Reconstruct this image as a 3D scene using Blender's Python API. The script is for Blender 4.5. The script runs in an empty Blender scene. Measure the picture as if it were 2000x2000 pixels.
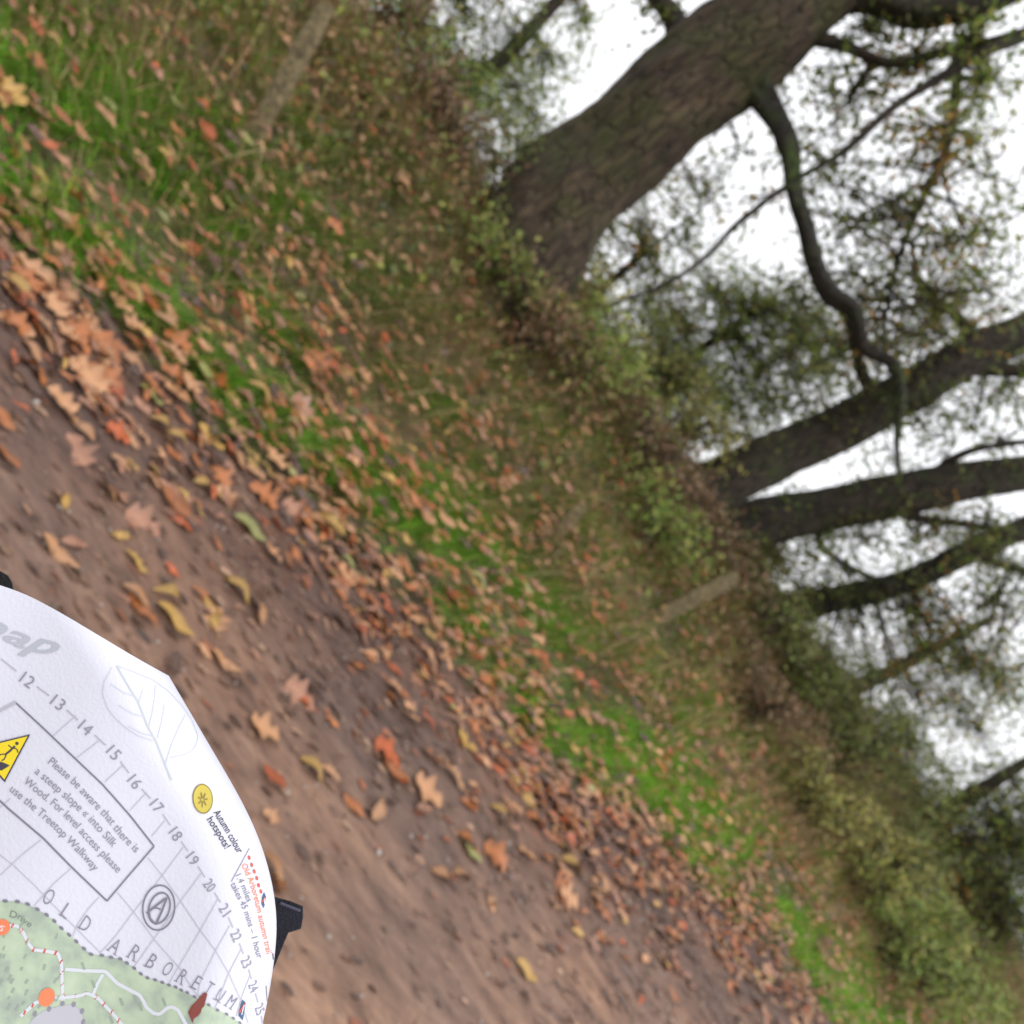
import bpy, math, random
import numpy as np
from mathutils import Vector, Matrix
random.seed(7); RNG = np.random.default_rng(7)
R = math.radians
scene = bpy.context.scene
col = scene.collection

# ------------------------------------------------------------------ camera
FPX = 1570.0                      # focal length in pixels of the 2000 px wide photograph
PITCH = R(9.5); EYE = Vector((0, 0, 1.45))
ROLL = math.atan2(0.809, 0.588)
RX = Vector((1, 0, 0)); FW = Vector((0, math.cos(PITCH), -math.sin(PITCH))); UP = Vector((0, math.sin(PITCH), math.cos(PITCH)))
CX = RX * math.cos(ROLL) + UP * math.sin(ROLL)
CY = -RX * math.sin(ROLL) + UP * math.cos(ROLL)
cam_d = bpy.data.cameras.new('camera'); cam = bpy.data.objects.new('camera', cam_d); col.objects.link(cam)
m = Matrix.Identity(4)
for i in range(3):
    m[i][0] = CX[i]; m[i][1] = CY[i]; m[i][2] = -FW[i]; m[i][3] = EYE[i]
cam.matrix_world = m
cam_d.sensor_width = 36; cam_d.sensor_fit = 'HORIZONTAL'; cam_d.lens = 36 * FPX / 2000
cam_d.clip_start = 0.02; cam_d.clip_end = 2000
cam_d.dof.use_dof = True; cam_d.dof.focus_distance = 0.40; cam_d.dof.aperture_fstop = 8.0
scene.camera = cam

# ------------------------------------------------------------------ overcast daylight
SUN_EL, SUN_AZ = R(48), R(120)
w = bpy.data.worlds.new('World'); scene.world = w; w.use_nodes = True
nt = w.node_tree; bg = nt.nodes['Background']
sky = nt.nodes.new('ShaderNodeTexSky'); sky.sky_type = 'NISHITA'; sky.sun_disc = False
sky.sun_elevation = SUN_EL; sky.sun_rotation = SUN_AZ; sky.dust_density = 4.0; sky.air_density = 1.0
hs = nt.nodes.new('ShaderNodeHueSaturation'); hs.inputs['Saturation'].default_value = 0.16
cl = nt.nodes.new('ShaderNodeMix'); cl.data_type = 'RGBA'; cl.inputs[0].default_value = 0.8; cl.inputs[7].default_value = (7.0, 7.05, 7.3, 1)   # the even grey-white cloud sheet over the clear sky
nt.links.new(sky.outputs[0], hs.inputs['Color']); nt.links.new(hs.outputs[0], cl.inputs[6]); nt.links.new(cl.outputs[2], bg.inputs['Color'])
bg.inputs['Strength'].default_value = 0.15
sd = bpy.data.lights.new('sun', 'SUN'); sd.energy = 0.5; sd.angle = R(25); sd.color = (1, 0.97, 0.93)
so = bpy.data.objects.new('sun', sd); col.objects.link(so)
sdir = Vector((math.sin(SUN_AZ) * math.cos(SUN_EL), math.cos(SUN_AZ) * math.cos(SUN_EL), math.sin(SUN_EL)))
so.rotation_euler = sdir.to_track_quat('Z', 'Y').to_euler()
scene.view_settings.view_transform = 'Standard'; scene.view_settings.look = 'None'
scene.view_settings.gamma = 1; scene.view_settings.exposure = 0.58

# ------------------------------------------------------------------ helpers
def pix(x, y, d):
    """photo pixel + distance along the lens axis -> world point"""
    return np.array(EYE + (FW + CX * ((x - 1000) / FPX) + CY * ((1000 - y) / FPX)) * d)
def pixv(x, y, d):
    x = np.asarray(x, float)[..., None]; y = np.asarray(y, float)[..., None]; d = np.asarray(d, float)[..., None]
    return np.array(EYE) + (np.array(FW) + np.array(CX) * ((x - 1000) / FPX) + np.array(CY) * ((1000 - y) / FPX)) * d
def project(P):
    v = P - np.array(EYE); z = v @ np.array(FW); z = np.where(np.abs(z) < 1e-4, 1e-4, z)
    return 1000 + FPX * (v @ np.array(CX)) / z, 1000 - FPX * (v @ np.array(CY)) / z, z
NRM = np.array([-0.48, 0.877]); PDIR = np.array([0.877, 0.48])
_ph = RNG.uniform(0, 6.28, (40,)); _an = RNG.uniform(0, 6.28, (40,))
def wav(x, y, f, k=0):
    s = 0
    for i in range(5):
        a = _an[(i + k) % 40]; s = s + np.sin((x * math.cos(a) + y * math.sin(a)) * f * (1 + 0.37 * i) + _ph[(i * 3 + k) % 40])
    return s / 5 * 1.4
def edge_w(s): return 0.10 * np.sin(s * 1.3 + 0.5) + 0.07 * np.sin(s * 3.1 + 1) + 0.04 * np.sin(s * 7.3)
def qs(x, y):
    s = x * PDIR[0] + y * PDIR[1]
    q = x * NRM[0] + y * NRM[1] - 3.32
    return q, s
QX = [-400, -60, -14, -7, -5.5, -4.6, -1, 0, 0.35, 1, 2, 3, 4, 5, 6, 9, 14, 30, 400]
QH = [-6, -2, -0.4, 0.25, 0.22, 0.02, -0.01, 0.0, 0.05, 0.16, 0.40, 0.86, 1.34, 1.62, 1.70, 1.62, 1.3, 0.6, -2]
def ground_h(x, y):
    q, s = qs(x, y)
    qq = q + 0.25 * np.sin(s * 0.5)
    h = (np.interp(qq - 0.25, QX, QH) + np.interp(qq, QX, QH) * 2 + np.interp(qq + 0.25, QX, QH)) / 4
    bank = np.clip((q - 0.1) / 1.5, 0, 1)
    h = h + bank * (0.09 * wav(x, y, 1.7, 1) + 0.035 * wav(x, y, 5, 7)) + (1 - bank) * (0.008 * wav(x, y, 2.3, 4) + 0.004 * wav(x, y, 9, 9))
    # worn ruts along the path
    h = h - (1 - bank) * 0.015 * np.exp(-((q + 1.7) / 0.25) ** 2) - (1 - bank) * 0.012 * np.exp(-((q + 2.9) / 0.3) ** 2)
    return h
def ground_n(x, y):
    e = 0.05
    dx = (ground_h(x + e, y) - ground_h(x - e, y)) / (2 * e); dy = (ground_h(x, y + e) - ground_h(x, y - e)) / (2 * e)
    n = np.stack([-dx, -dy, np.ones_like(dx)], -1)
    return n / np.linalg.norm(n, axis=-1, keepdims=True)

def tag(o, label=None, cat=None, group=None, kind=None):
    if label: o['label'] = label
    if cat: o['category'] = cat
    if group: o['group'] = group
    if kind: o['kind'] = kind
    return o
def empty(name, loc, label, cat, group=None):
    o = bpy.data.objects.new(name, None); o.location = loc; o.empty_display_size = 0.1; col.objects.link(o)
    return tag(o, label, cat, group)
def mesh_np(name, V, F, colr=None, smooth=True):
    """V (n,3); F list of arrays each (k,m) of same-size polygons"""
    me = bpy.data.meshes.new(name)
    V = np.asarray(V, np.float32); me.vertices.add(len(V)); me.vertices.foreach_set('co', V.ravel())
    Fs = [np.asarray(f, np.int32) for f in (F if isinstance(F, list) else [F]) if len(f)]
    nl = sum(f.size for f in Fs); npoly = sum(len(f) for f in Fs)
    me.loops.add(nl); me.loops.foreach_set('vertex_index', np.concatenate([f.ravel() for f in Fs]))
    st = []; c = 0
    for f in Fs:
        st.append(c + np.arange(len(f)) * f.shape[1]); c += f.size
    me.polygons.add(npoly); me.polygons.foreach_set('loop_start', np.concatenate(st).astype(np.int32))
    me.polygons.foreach_set('use_smooth', np.full(npoly, smooth, bool))
    if colr is not None:
        a = me.color_attributes.new('Col', 'FLOAT_COLOR', 'POINT')
        c4 = np.ones((len(V), 4), np.float32); c4[:, :3] = colr; a.data.foreach_set('color', c4.ravel())
    me.update(calc_edges=True); me.validate()
    return me
def obj(name, me, mat, parent=None, loc=None):
    o = bpy.data.objects.new(name, me); col.objects.link(o)
    for mm in (mat if isinstance(mat, (list, tuple)) else [mat]): me.materials.append(mm)
    if parent is not None: o.parent = parent
    if loc is not None: o.location = loc
    return o

# ------------------------------------------------------------------ materials
def newmat(name):
    M = bpy.data.materials.new(name); M.use_nodes = True
    return M, M.node_tree, M.node_tree.nodes['Principled BSDF']
def N(nt, t, **kw):
    n = nt.nodes.new(t)
    for k, v in kw.items():
        if k in n.inputs: n.inputs[k].default_value = v
        else: setattr(n, k, v)
    return n
def flat(name, c, rough=0.7, bump=0, bscale=200, var=0.0):
    M, t, b = newmat(name); b.inputs['Base Color'].default_value = (*c, 1); b.inputs['Roughness'].default_value = rough
    if bump or var:
        tc = N(t, 'ShaderNodeTexCoord'); nz = N(t, 'ShaderNodeTexNoise', Scale=bscale, Detail=4.0); t.links.new(tc.outputs['Object'], nz.inputs['Vector'])
        if bump:
            bp = N(t, 'ShaderNodeBump', Strength=bump, Distance=0.01); t.links.new(nz.outputs[0], bp.inputs['Height']); t.links.new(bp.outputs[0], b.inputs['Normal'])
        if var:
            r = N(t, 'ShaderNodeValToRGB'); r.color_ramp.elements[0].position = .3; r.color_ramp.elements[1].position = .7
            r.color_ramp.elements[0].color = (*[v * (1 - var) for v in c], 1); r.color_ramp.elements[1].color = (*[min(1, v * (1 + var)) for v in c], 1)
            t.links.new(nz.outputs[0], r.inputs[0]); t.links.new(r.outputs[0], b.inputs['Base Color'])
    return M
def leafmat(name, trans=0.35, rough=0.45, spec=0.5, mottle=0.35, mscale=60):
    M, t, b = newmat(name)
    at = N(t, 'ShaderNodeAttribute', attribute_name='Col')
    tc = N(t, 'ShaderNodeTexCoord'); nz = N(t, 'ShaderNodeTexNoise', Scale=mscale, Detail=3.0); t.links.new(tc.outputs['Object'], nz.inputs['Vector'])
    mr = N(t, 'ShaderNodeMapRange'); mr.inputs[1].default_value = .3; mr.inputs[2].default_value = .7; mr.inputs[3].default_value = 1 - mottle; mr.inputs[4].default_value = 1 + mottle * .5
    t.links.new(nz.outputs[0], mr.inputs[0])
    mx = N(t, 'ShaderNodeVectorMath', operation='SCALE'); t.links.new(at.outputs['Color'], mx.inputs[0]); t.links.new(mr.outputs[0], mx.inputs['Scale'])
    t.links.new(mx.outputs[0], b.inputs['Base Color']); b.inputs['Roughness'].default_value = rough; b.inputs['Specular IOR Level'].default_value = spec
    tr = N(t, 'ShaderNodeBsdfTranslucent'); t.links.new(mx.outputs[0], tr.inputs['Color'])
    ms = N(t, 'ShaderNodeMixShader'); ms.inputs[0].default_value = trans
    t.links.new(b.outputs[0], ms.inputs[1]); t.links.new(tr.outputs[0], ms.inputs[2]); t.links.new(ms.outputs[0], t.nodes['Material Output'].inputs[0])
    return M
def ramp(t, fac, stops):
    r = N(t, 'ShaderNodeValToRGB'); el = r.color_ramp.elements
    while len(el) > 1: el.remove(el[0])
    el[0].position = stops[0][0]; el[0].color = (*stops[0][1], 1)
    for p, c in stops[1:]:
        e = el.new(p); e.color = (*c, 1)
    t.links.new(fac, r.inputs[0]); return r
def mapped(t, rot, scale):
    tc = N(t, 'ShaderNodeTexCoord'); mp = N(t, 'ShaderNodeMapping'); mp.inputs['Rotation'].default_value = (0, 0, rot); mp.inputs['Scale'].default_value = scale
    t.links.new(tc.outputs['Object'], mp.inputs[0]); return mp
def mixc(t, fac, a, b, mode='MIX'):
    n = N(t, 'ShaderNodeMix', data_type='RGBA', blend_type=mode)
    for s, v in ((n.inputs[0], fac), (n.inputs[6], a), (n.inputs[7], b)):
        if hasattr(v, 'links'): t.links.new(v, s)
        else: s.default_value = v if isinstance(v, float) else (*v, 1)
    return n.outputs[2]

def path_material():
    M, t, b = newmat('trodden_earth'); a = -math.atan2(PDIR[1], PDIR[0])
    m1 = mapped(t, a, (2.2, 7, 6)); n1 = N(t, 'ShaderNodeTexNoise', Scale=1.6, Detail=9.0, Roughness=.62); t.links.new(m1.outputs[0], n1.inputs['Vector'])
    c1 = ramp(t, n1.outputs[0], [(.28, (.100, .060, .043)), (.45, (.205, .126, .090)), (.58, (.27, .170, .120)), (.75, (.36, .235, .165))])
    m2 = mapped(t, a, (7, 34, 20)); n2 = N(t, 'ShaderNodeTexNoise', Scale=3.0, Detail=6.0, Roughness=.7); t.links.new(m2.outputs[0], n2.inputs['Vector'])
    c2 = ramp(t, n2.outputs[0], [(.3, (.58, .56, .56)), (.5, (.97, .97, .97)), (.7, (1.3, 1.24, 1.2))])
    n3 = N(t, 'ShaderNodeTexNoise', Scale=.9, Detail=3.0); m3 = mapped(t, a, (1, 1.6, 1)); t.links.new(m3.outputs[0], n3.inputs['Vector'])
    c3 = ramp(t, n3.outputs[0], [(.35, (.72, .74, .80)), (.65, (1.15, 1.08, 1.0))])
    c = mixc(t, 1.0, c1.outputs[0], c2.outputs[0], 'MULTIPLY'); c = mixc(t, 1.0, c, c3.outputs[0], 'MULTIPLY')
    sx = N(t, 'ShaderNodeSeparateXYZ'); m4 = mapped(t, a, (1, 1, 1)); t.links.new(m4.outputs[0], sx.inputs[0])
    n4 = N(t, 'ShaderNodeTexNoise', Scale=1.1, Detail=5.0); t.links.new(m4.outputs[0], n4.inputs['Vector'])
    wv = N(t, 'ShaderNodeMath', operation='MULTIPLY_ADD'); t.links.new(n4.outputs[0], wv.inputs[0]); wv.inputs[1].default_value = 1.3; t.links.new(sx.outputs[1], wv.inputs[2])
    zr = N(t, 'ShaderNodeMapRange'); zr.inputs[1].default_value = 1.9; zr.inputs[2].default_value = 3.5; t.links.new(wv.outputs[0], zr.inputs[0])
    zc = ramp(t, zr.outputs[0], [(0, (1.12, 1.08, 1.03)), (.55, (.82, .78, .77)), (1, (.52, .46, .45))])   # humus near the verge, bare earth in the middle
    c = mixc(t, 1.0, c, zc.outputs[0], 'MULTIPLY')
    t.links.new(c, b.inputs['Base Color'])
    rr = N(t, 'ShaderNodeMapRange'); rr.inputs[3].default_value = .55; rr.inputs[4].default_value = .95; t.links.new(n3.outputs[0], rr.inputs[0]); t.links.new(rr.outputs[0], b.inputs['Roughness'])
    ad = N(t, 'ShaderNodeMath', operation='ADD'); t.links.new(n1.outputs[0], ad.inputs[0]); t.links.new(n2.outputs[0], ad.inputs[1])
    bp = N(t, 'ShaderNodeBump', Strength=.4, Distance=.010); t.links.new(ad.outputs[0], bp.inputs['Height']); t.links.new(bp.outputs[0], b.inputs['Normal'])
    return M
def soil_material():
    M, t, b = newmat('mossy_soil')
    m1 = mapped(t, 0, (1, 1, 1)); n1 = N(t, 'ShaderNodeTexNoise', Scale=1.3, Detail=8.0, Roughness=.65); n2 = N(t, 'ShaderNodeTexNoise', Scale=22.0, Detail=5.0)
    t.links.new(m1.outputs[0], n1.inputs['Vector']); t.links.new(m1.outputs[0], n2.inputs['Vector'])
    c1 = ramp(t, n1.outputs[0], [(.35, (.095, .062, .040)), (.5, (.085, .095, .032)), (.65, (.17, .105, .062))])
    c2 = ramp(t, n2.outputs[0], [(.3, (.5, .5, .5)), (.7, (1.4, 1.3, 1.2))])
    t.links.new(mixc(t, 1.0, c1.outputs[0], c2.outputs[0], 'MULTIPLY'), b.inputs['Base Color']); b.inputs['Roughness'].default_value = .95
    bp = N(t, 'ShaderNodeBump', Strength=.7, Distance=.04); t.links.new(n2.outputs[0], bp.inputs['Height']); t.links.new(bp.outputs[0], b.inputs['Normal'])
    return M
def bark_material(name, dark, light, moss, mossy=.5):
    M, t, b = newmat(name)
    mp = mapped(t, 0, (1, 1, .28)); n1 = N(t, 'ShaderNodeTexNoise', Scale=9.0, Detail=8.0, Roughness=.7, Distortion=.6); t.links.new(mp.outputs[0], n1.inputs['Vector'])
    vo = N(t, 'ShaderNodeTexVoronoi', Scale=14.0, feature='DISTANCE_TO_EDGE'); t.links.new(mp.outputs[0], vo.inputs['Vector'])
    m2 = mapped(t, 0, (1, 1, 1)); n2 = N(t, 'ShaderNodeTexNoise', Scale=2.2, Detail=6.0, Roughness=.65); t.links.new(m2.outputs[0], n2.inputs['Vector'])
    c1 = ramp(t, n1.outputs[0], [(.32, dark), (.68, light)])
    mf = N(t, 'ShaderNodeMapRange'); mf.inputs[1].default_value = .62 - mossy * .25; mf.inputs[2].default_value = .78 - mossy * .2; t.links.new(n2.outputs[0], mf.inputs[0])
    t.links.new(mixc(t, mf.outputs[0], c1.outputs[0], moss), b.inputs['Base Color']); b.inputs['Roughness'].default_value = .9
    ed = ramp(t, vo.outputs['Distance'], [(0, (0, 0, 0)), (.12, (1, 1, 1))])
    ad = N(t, 'ShaderNodeMath', operation='ADD'); t.links.new(n1.outputs[0], ad.inputs[0]); t.links.new(ed.outputs[0], ad.inputs[1])
    bp = N(t, 'ShaderNodeBump', Strength=1.0, Distance=.05); t.links.new(ad.outputs[0], bp.inputs['Height']); t.links.new(bp.outputs[0], b.inputs['Normal'])
    return M
M_PATH = path_material(); M_SOIL = soil_material()
M_BARK = bark_material('oak_bark', (.009, .006, .0035), (.125, .084, .048), (.055, .055, .014), .62)
M_BARKD = bark_material('dark_bark', (.012, .008, .006), (.070, .050, .033), (.040, .055, .014), .6)
M_MOSSY = bark_material('mossy_bark', (.012, .010, .007), (.040, .032, .023), (.050, .075, .012), .58)
M_TWIG = flat('twig_bark', (.035, .027, .02), .9)
M_LEAF = leafmat('tree_leaf', .5, .5, .4)
M_SHRUB = leafmat('shrub_leaf', .25, .5, .4)
M_GRASS = leafmat('grass_blade', .42, .55, .25, .3, 8)
M_FALLEN = leafmat('fallen_leaf', .08, .42, .5, .45, 45)
M_DEAD = leafmat('dead_stem', .1, .8, .2, .3, 20)

# ------------------------------------------------------------------ ground and path
def axis(lo, hi, fine_lo, fine_hi, step):
    mid = np.arange(fine_lo, fine_hi, step)
    a = fine_lo - np.geomspace(step, fine_lo - lo, 30)[::-1]; b = fine_hi + np.geomspace(step, hi - fine_hi, 30)
    return np.concatenate([a, mid, b])
gx = axis(-400, 400, -14, 20, .16); gy = axis(-400, 400, -5, 26, .16)
X, Y = np.meshgrid(gx, gy, indexing='ij'); Z = ground_h(X, Y)
nx, ny = X.shape; idx = np.arange(nx * ny).reshape(nx, ny)
F = np.stack([idx[:-1, :-1], idx[1:, :-1], idx[1:, 1:], idx[:-1, 1:]], -1).reshape(-1, 4)
tag(obj('ground', mesh_np('ground', np.stack([X, Y, Z], -1).reshape(-1, 3), F), M_SOIL), kind='structure')
S = np.arange(-14, 30, .06); qv = np.linspace(0, 1, 80)
SS, QQ = np.meshgrid(S, qv, indexing='ij')
q0 = -4.6 + edge_w(SS + 9); q1 = 0.05 + edge_w(SS) + 0.03 * np.sin(SS * 17)
Q = q0 + (q1 - q0) * QQ
PX = SS * PDIR[0] + (Q + 3.32) * NRM[0]; PY = SS * PDIR[1] + (Q + 3.32) * NRM[1]
lift = 0.012 + 0.01 * np.minimum(1, np.minimum(QQ, 1 - QQ) * 20) - 0.04 * ((QQ == 0) | (QQ == 1))
PZ = ground_h(PX, PY) + lift + 0.003 * np.sin(Q * 23 + 2 * np.sin(SS * .7)) * np.sin(Q * 9 + SS * .4)
ns, nq = PX.shape; idx = np.arange(ns * nq).reshape(ns, nq)
F = np.stack([idx[:-1, :-1], idx[1:, :-1], idx[1:, 1:], idx[:-1, 1:]], -1).reshape(-1, 4)
tag(obj('path', mesh_np('path', np.stack([PX, PY, PZ], -1).reshape(-1, 3), F), M_PATH), kind='structure')
def surf_h(x, y):
    q, s = qs(x, y); e = 0.05 + edge_w(s)
    return ground_h(x, y) + np.where((q < e) & (q > -4.5), 0.024, 0.0)

# ------------------------------------------------------------------ leaf and blade builders
def norm(v): return v / np.maximum(np.linalg.norm(v, axis=-1, keepdims=True), 1e-9)
def frames(dirv, nrm):
    d = norm(dirv); b = norm(np.cross(nrm, d)); n = np.cross(d, b); return d, b, n
def stamp(tv, tf, pos, dirv, nrm, L, W, H, colr, tcol=None):
    """copy a template (length, width, height coordinates) to many places in one mesh"""
    d, b, n = frames(dirv, nrm)
    V = pos[:, None] + d[:, None] * (tv[None, :, 0:1] * L[:, None, None]) + b[:, None] * (tv[None, :, 1:2] * W[:, None, None]) + n[:, None] * (tv[None, :, 2:3] * H[:, None, None])
    C = np.repeat(colr[:, None], len(tv), 1)
    if tcol is not None: C = C * tcol[None, :, None]
    off = np.arange(len(pos))[:, None, None] * len(tv)
    return V.reshape(-1, 3), [(f[None] + off).reshape(-1, f.shape[1]) for f in tf], C.reshape(-1, 3)
SIMPLE_V = np.array([[0, 0, 0], [.28, .42, .10], [.68, .40, .06], [1, 0, -.12], [.68, -.40, .06], [.28, -.42, .10]], float)
SIMPLE_F = [np.array([[0, 3, 2, 1], [0, 5, 4, 3]])]
def leaf_template(kind, seg, rows=1, seed=0):
    r = random.Random(seed); V = []; C = []
    tw = r.uniform(-.5, .5); bend = r.uniform(-.35, .5); cup = r.uniform(.1, .7)
    for i in range(seg + 1):
        t = i / seg
        if kind == 'oak':
            base = (math.sin(math.pi * min(1, t ** .75)) ** .7) * (.55 + .45 * t) if 0 < t < 1 else 0
            wd = base * (1 + .32 * math.sin(t * 6.28 * 4 + .8)) * .5
        elif kind == 'beech':
            wd = .5 * math.sin(math.pi * t ** .85) ** .8 if 0 < t < 1 else 0
        elif kind == 'maple':
            wd = .5 * (math.sin(math.pi * t ** .7) ** .6) * (1 + .4 * math.sin(t * 6.28 * 2.5 + 1)) if 0 < t < 1 else 0
        else:
            wd = .5 * math.sin(math.pi * t ** .9) ** .7 * (1 + .07 * (i % 2)) if 0 < t < 1 else 0
        wd = max(wd, .015)
        z0 = bend * t * (1 - t) * 2 + .15 * math.sin(t * 7 + seed)
        for j in (-1, -.5, 0, .5, 1):
            yy = j * wd
            V.append((t, yy, z0 + cup * (abs(yy) ** 1.5) * (1 + .4 * math.sin(t * 9 + j * 2 + seed)) + tw * yy * (t - .5)))
            C.append(1.25 if j == 0 else (1.0 if abs(j) < .9 else .82))
    V.append((-.28, -.01, .02)); V.append((-.28, .03, .02)); C += [.8, .8]
    F = []
    for i in range(seg):
        for j in range(4):
            a = i * 5 + j; F.append((a, a + 5, a + 6, a + 1))
    k = len(V); F.append((k - 2, 1, 3, k - 1))
    return np.array(V), [np.array(F)], np.array(C)
FALL = [((.36, .125, .040), 4.5, 'rust orange'), ((.46, .235, .115), 5, 'tan'), ((.32, .155, .095), 3.6, 'pinkish brown'), ((.10, .052, .035), 2.4, 'dark brown'),
        ((.44, .26, .07), 1.1, 'yellow'), ((.40, .095, .030), 1.6, 'red orange'), ((.30, .29, .10), .35, 'pale green')]
FP = np.array([f[1] for f in FALL]); FP = FP / FP.sum()

# positions of fallen leaves: dense along the verge, thinning out over the path and up the bank
def density(q, s):
    e = edge_w(s)
    d = np.interp(q - e, [-4.7, -3.2, -2.2, -1.2, -.6, -.25, .35, 1.2, 2.2, 3.5, 6], [.03, .006, .012, .07, .55, 1.6, 1.2, .72, .36, .18, .08])
    return d * (0.72 + .45 * wav(s, q, 2.1, 3))
n = 72000
s_ = RNG.uniform(-7, 18, n); q_ = RNG.uniform(-4.5, 6, n)
keep = RNG.uniform(0, 1, n) < density(q_, s_); s_ = s_[keep]; q_ = q_[keep]
x_ = s_ * PDIR[0] + (q_ + 3.32) * NRM[0]; y_ = s_ * PDIR[1] + (q_ + 3.32) * NRM[1]
z_ = surf_h(x_, y_) + RNG.uniform(.004, .02, len(x_)) + np.where(q_ > .1, RNG.uniform(0, .055, len(x_)) + RNG.uniform(.02, .15, len(x_)) * np.clip((q_ - .3) / .6, 0, 1), 0)
Pl = np.stack([x_, y_, z_], -1)
u, v, dep = project(Pl)
vis = (dep > .3) & (u > -150) & (u < 2150) & (v > -150) & (v < 2150)
Pl = Pl[vis | (RNG.uniform(0, 1, len(vis)) < .3)]
u, v, dep = project(Pl); ql, sl = qs(Pl[:, 0], Pl[:, 1])
def comb(s): return np.interp(s, [-6, -2, 1, 5, 12], [-.75, -.45, -.15, .02, .12])
def under_map(u, v): return (u < 560) & (v > 1100 + .52 * np.maximum(u, 0)) & (v > 1320 + (u - 335) * 2.2)
inframe = (dep > .3) & (u > 10) & (u < 1990) & (v > 10) & (v < 1990) & ~under_map(u, v)
nl = len(Pl)
ang = RNG.normal(0, .34, nl) + comb(sl) + np.where(RNG.uniform(0, 1, nl) < .5, 0, math.pi) + np.where(RNG.uniform(0, 1, nl) < .12, RNG.uniform(-1.5, 1.5, nl), 0)
pa = math.atan2(PDIR[1], PDIR[0]) - .08
nrmv = norm(ground_n(Pl[:, 0], Pl[:, 1]) + RNG.normal(0, .22, (nl, 3)))
dv = np.stack([np.cos(pa + ang), np.sin(pa + ang), np.zeros(nl)], -1)
ci = RNG.choice(len(FALL), nl, p=FP)
ci = np.where((ci == 6) & (ql < -.4), 1, ci)
Ln = RNG.uniform(.055, .105, nl) + .06 * RNG.uniform(0, 1, nl) ** 2.5; Wn = Ln * RNG.uniform(.35, .62, nl)
base = np.array([f[0] for f in FALL])[ci] * RNG.uniform(.7, 1.2, (nl, 1))
order = np.argsort(np.where(inframe, dep / Ln, 1e9)); solo = order[:285]; rest = np.setdiff1d(np.arange(nl), solo)
KINDS = ['oak', 'beech', 'chestnut', 'chestnut', 'maple', 'beech', 'oak', 'chestnut']
Vs, Fs, Cs = [], [], []; off = 0
for k in range(8):
    sel = rest[k::8]; tv, tf, tc = leaf_template(KINDS[k], 7, 1, k)
    V, F, C = stamp(tv, tf, Pl[sel], dv[sel], nrmv[sel], Ln[sel], Ln[sel] * (.6 if KINDS[k] == 'maple' else .38), Ln[sel] * .5, base[sel], tc)
    Vs.append(V); Fs.append(F[0] + off); Cs.append(C); off += len(V)
tag(obj('leaf_litter', mesh_np('leaf_litter', np.concatenate(Vs), [np.concatenate(Fs)], np.concatenate(Cs)), M_FALLEN),
    'scattered brown and tan autumn leaves over verge and bank', 'leaf litter', kind='stuff')
leaf_meshes = {}
for c in range(len(FALL)):
    for k in range(4):
        kk = ['chestnut', 'oak', 'beech', 'maple'][k]
        tv, tf, tc = leaf_template(kk, 16, 1, 20 + c * 4 + k)
        tv = tv * np.array([1, .44 if kk != 'maple' else .75, .36]); tv[:, 0] -= .4
        cc = np.array(FALL[c][0]) * (.8 + .1 * k)
        tcol = tc[:, None] * cc[None]
        me = mesh_np('fallen_leaf', tv, tf, tcol); me.materials.append(M_FALLEN); leaf_meshes[c, k] = me
def place_leaf(P, d, nr, L, c, k, label, group='leaves fallen on and beside the path'):
    dd, bb, nn = frames(d[None], nr[None]); mm = Matrix([[dd[0][i], bb[0][i], nn[0][i]] for i in range(3)])
    o = bpy.data.objects.new('fallen_leaf', leaf_meshes[c, k]); o.rotation_euler = mm.to_euler(); o.location = P; o.scale = (L, L, L)
    col.objects.link(o); tag(o, label, 'leaf', group); return o
LMK = [(300, 1215, 'the broad yellow leaf'), (600, 1780, 'the navy strap'), (335, 1320, 'the map corner'), (600, 1500, 'the thin yellow leaf'), (478, 1030, 'the pale green leaf'), (520, 1600, 'the curled map side'), (825, 1545, 'the pale tan leaf'),
       (915, 1665, 'the yellowish green leaf'), (885, 1390, 'the lime green leaf'), (1235, 1610, 'the fallen stick'), (1110, 1052, 'the short post stub'), (0, 700, 'the left border'), (60, 20, 'the top left corner'), (1300, 1990, 'the bottom border'), (900, 1990, 'the bottom border'),
       (20, 1120, 'the black fabric corner'), (765, 1510, 'the orange-brown leaf'), (1110, 1690, 'the long ochre leaf'), (500, 250, 'the leaning post'), (960, 620, 'the big oak'), (1290, 1210, 'the mid-bank post'), (590, 1365, 'the rust red leaf'), (105, 1075, 'the dull tan leaf'), (1990, 1950, 'the lower right corner')]
SHP = ['narrow', 'lobed', 'oval', 'broad']; used_lab = {}
def leaf_label(x, y, c, k, L, where):
    dx, dy, nm = min(((x - a, y - b_, n_) for a, b_, n_ in LMK), key=lambda t_: t_[0] ** 2 + t_[1] ** 2); dist = math.hypot(dx, dy); an = math.degrees(math.atan2(-dy, dx)) % 360
    dr = ['right of', 'upper right of', 'above', 'upper left of', 'left of', 'lower left of', 'below', 'lower right of'][int((an + 22.5) // 45) % 8]
    pre = 'just ' if dist < 70 else ('well ' if dist > 230 else '')
    for sz in (('small ' if L < .115 else 'long '), ('curled ' if L < .13 else 'large '), 'dull ', 'damp ', 'faded ', 'weathered '):
        lab = sz + SHP[k] + ' ' + FALL[c][2] + ' leaf ' + where + ' ' + pre + dr + ' ' + nm
        if lab not in used_lab: break
    used_lab[lab] = 1; return lab
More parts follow.
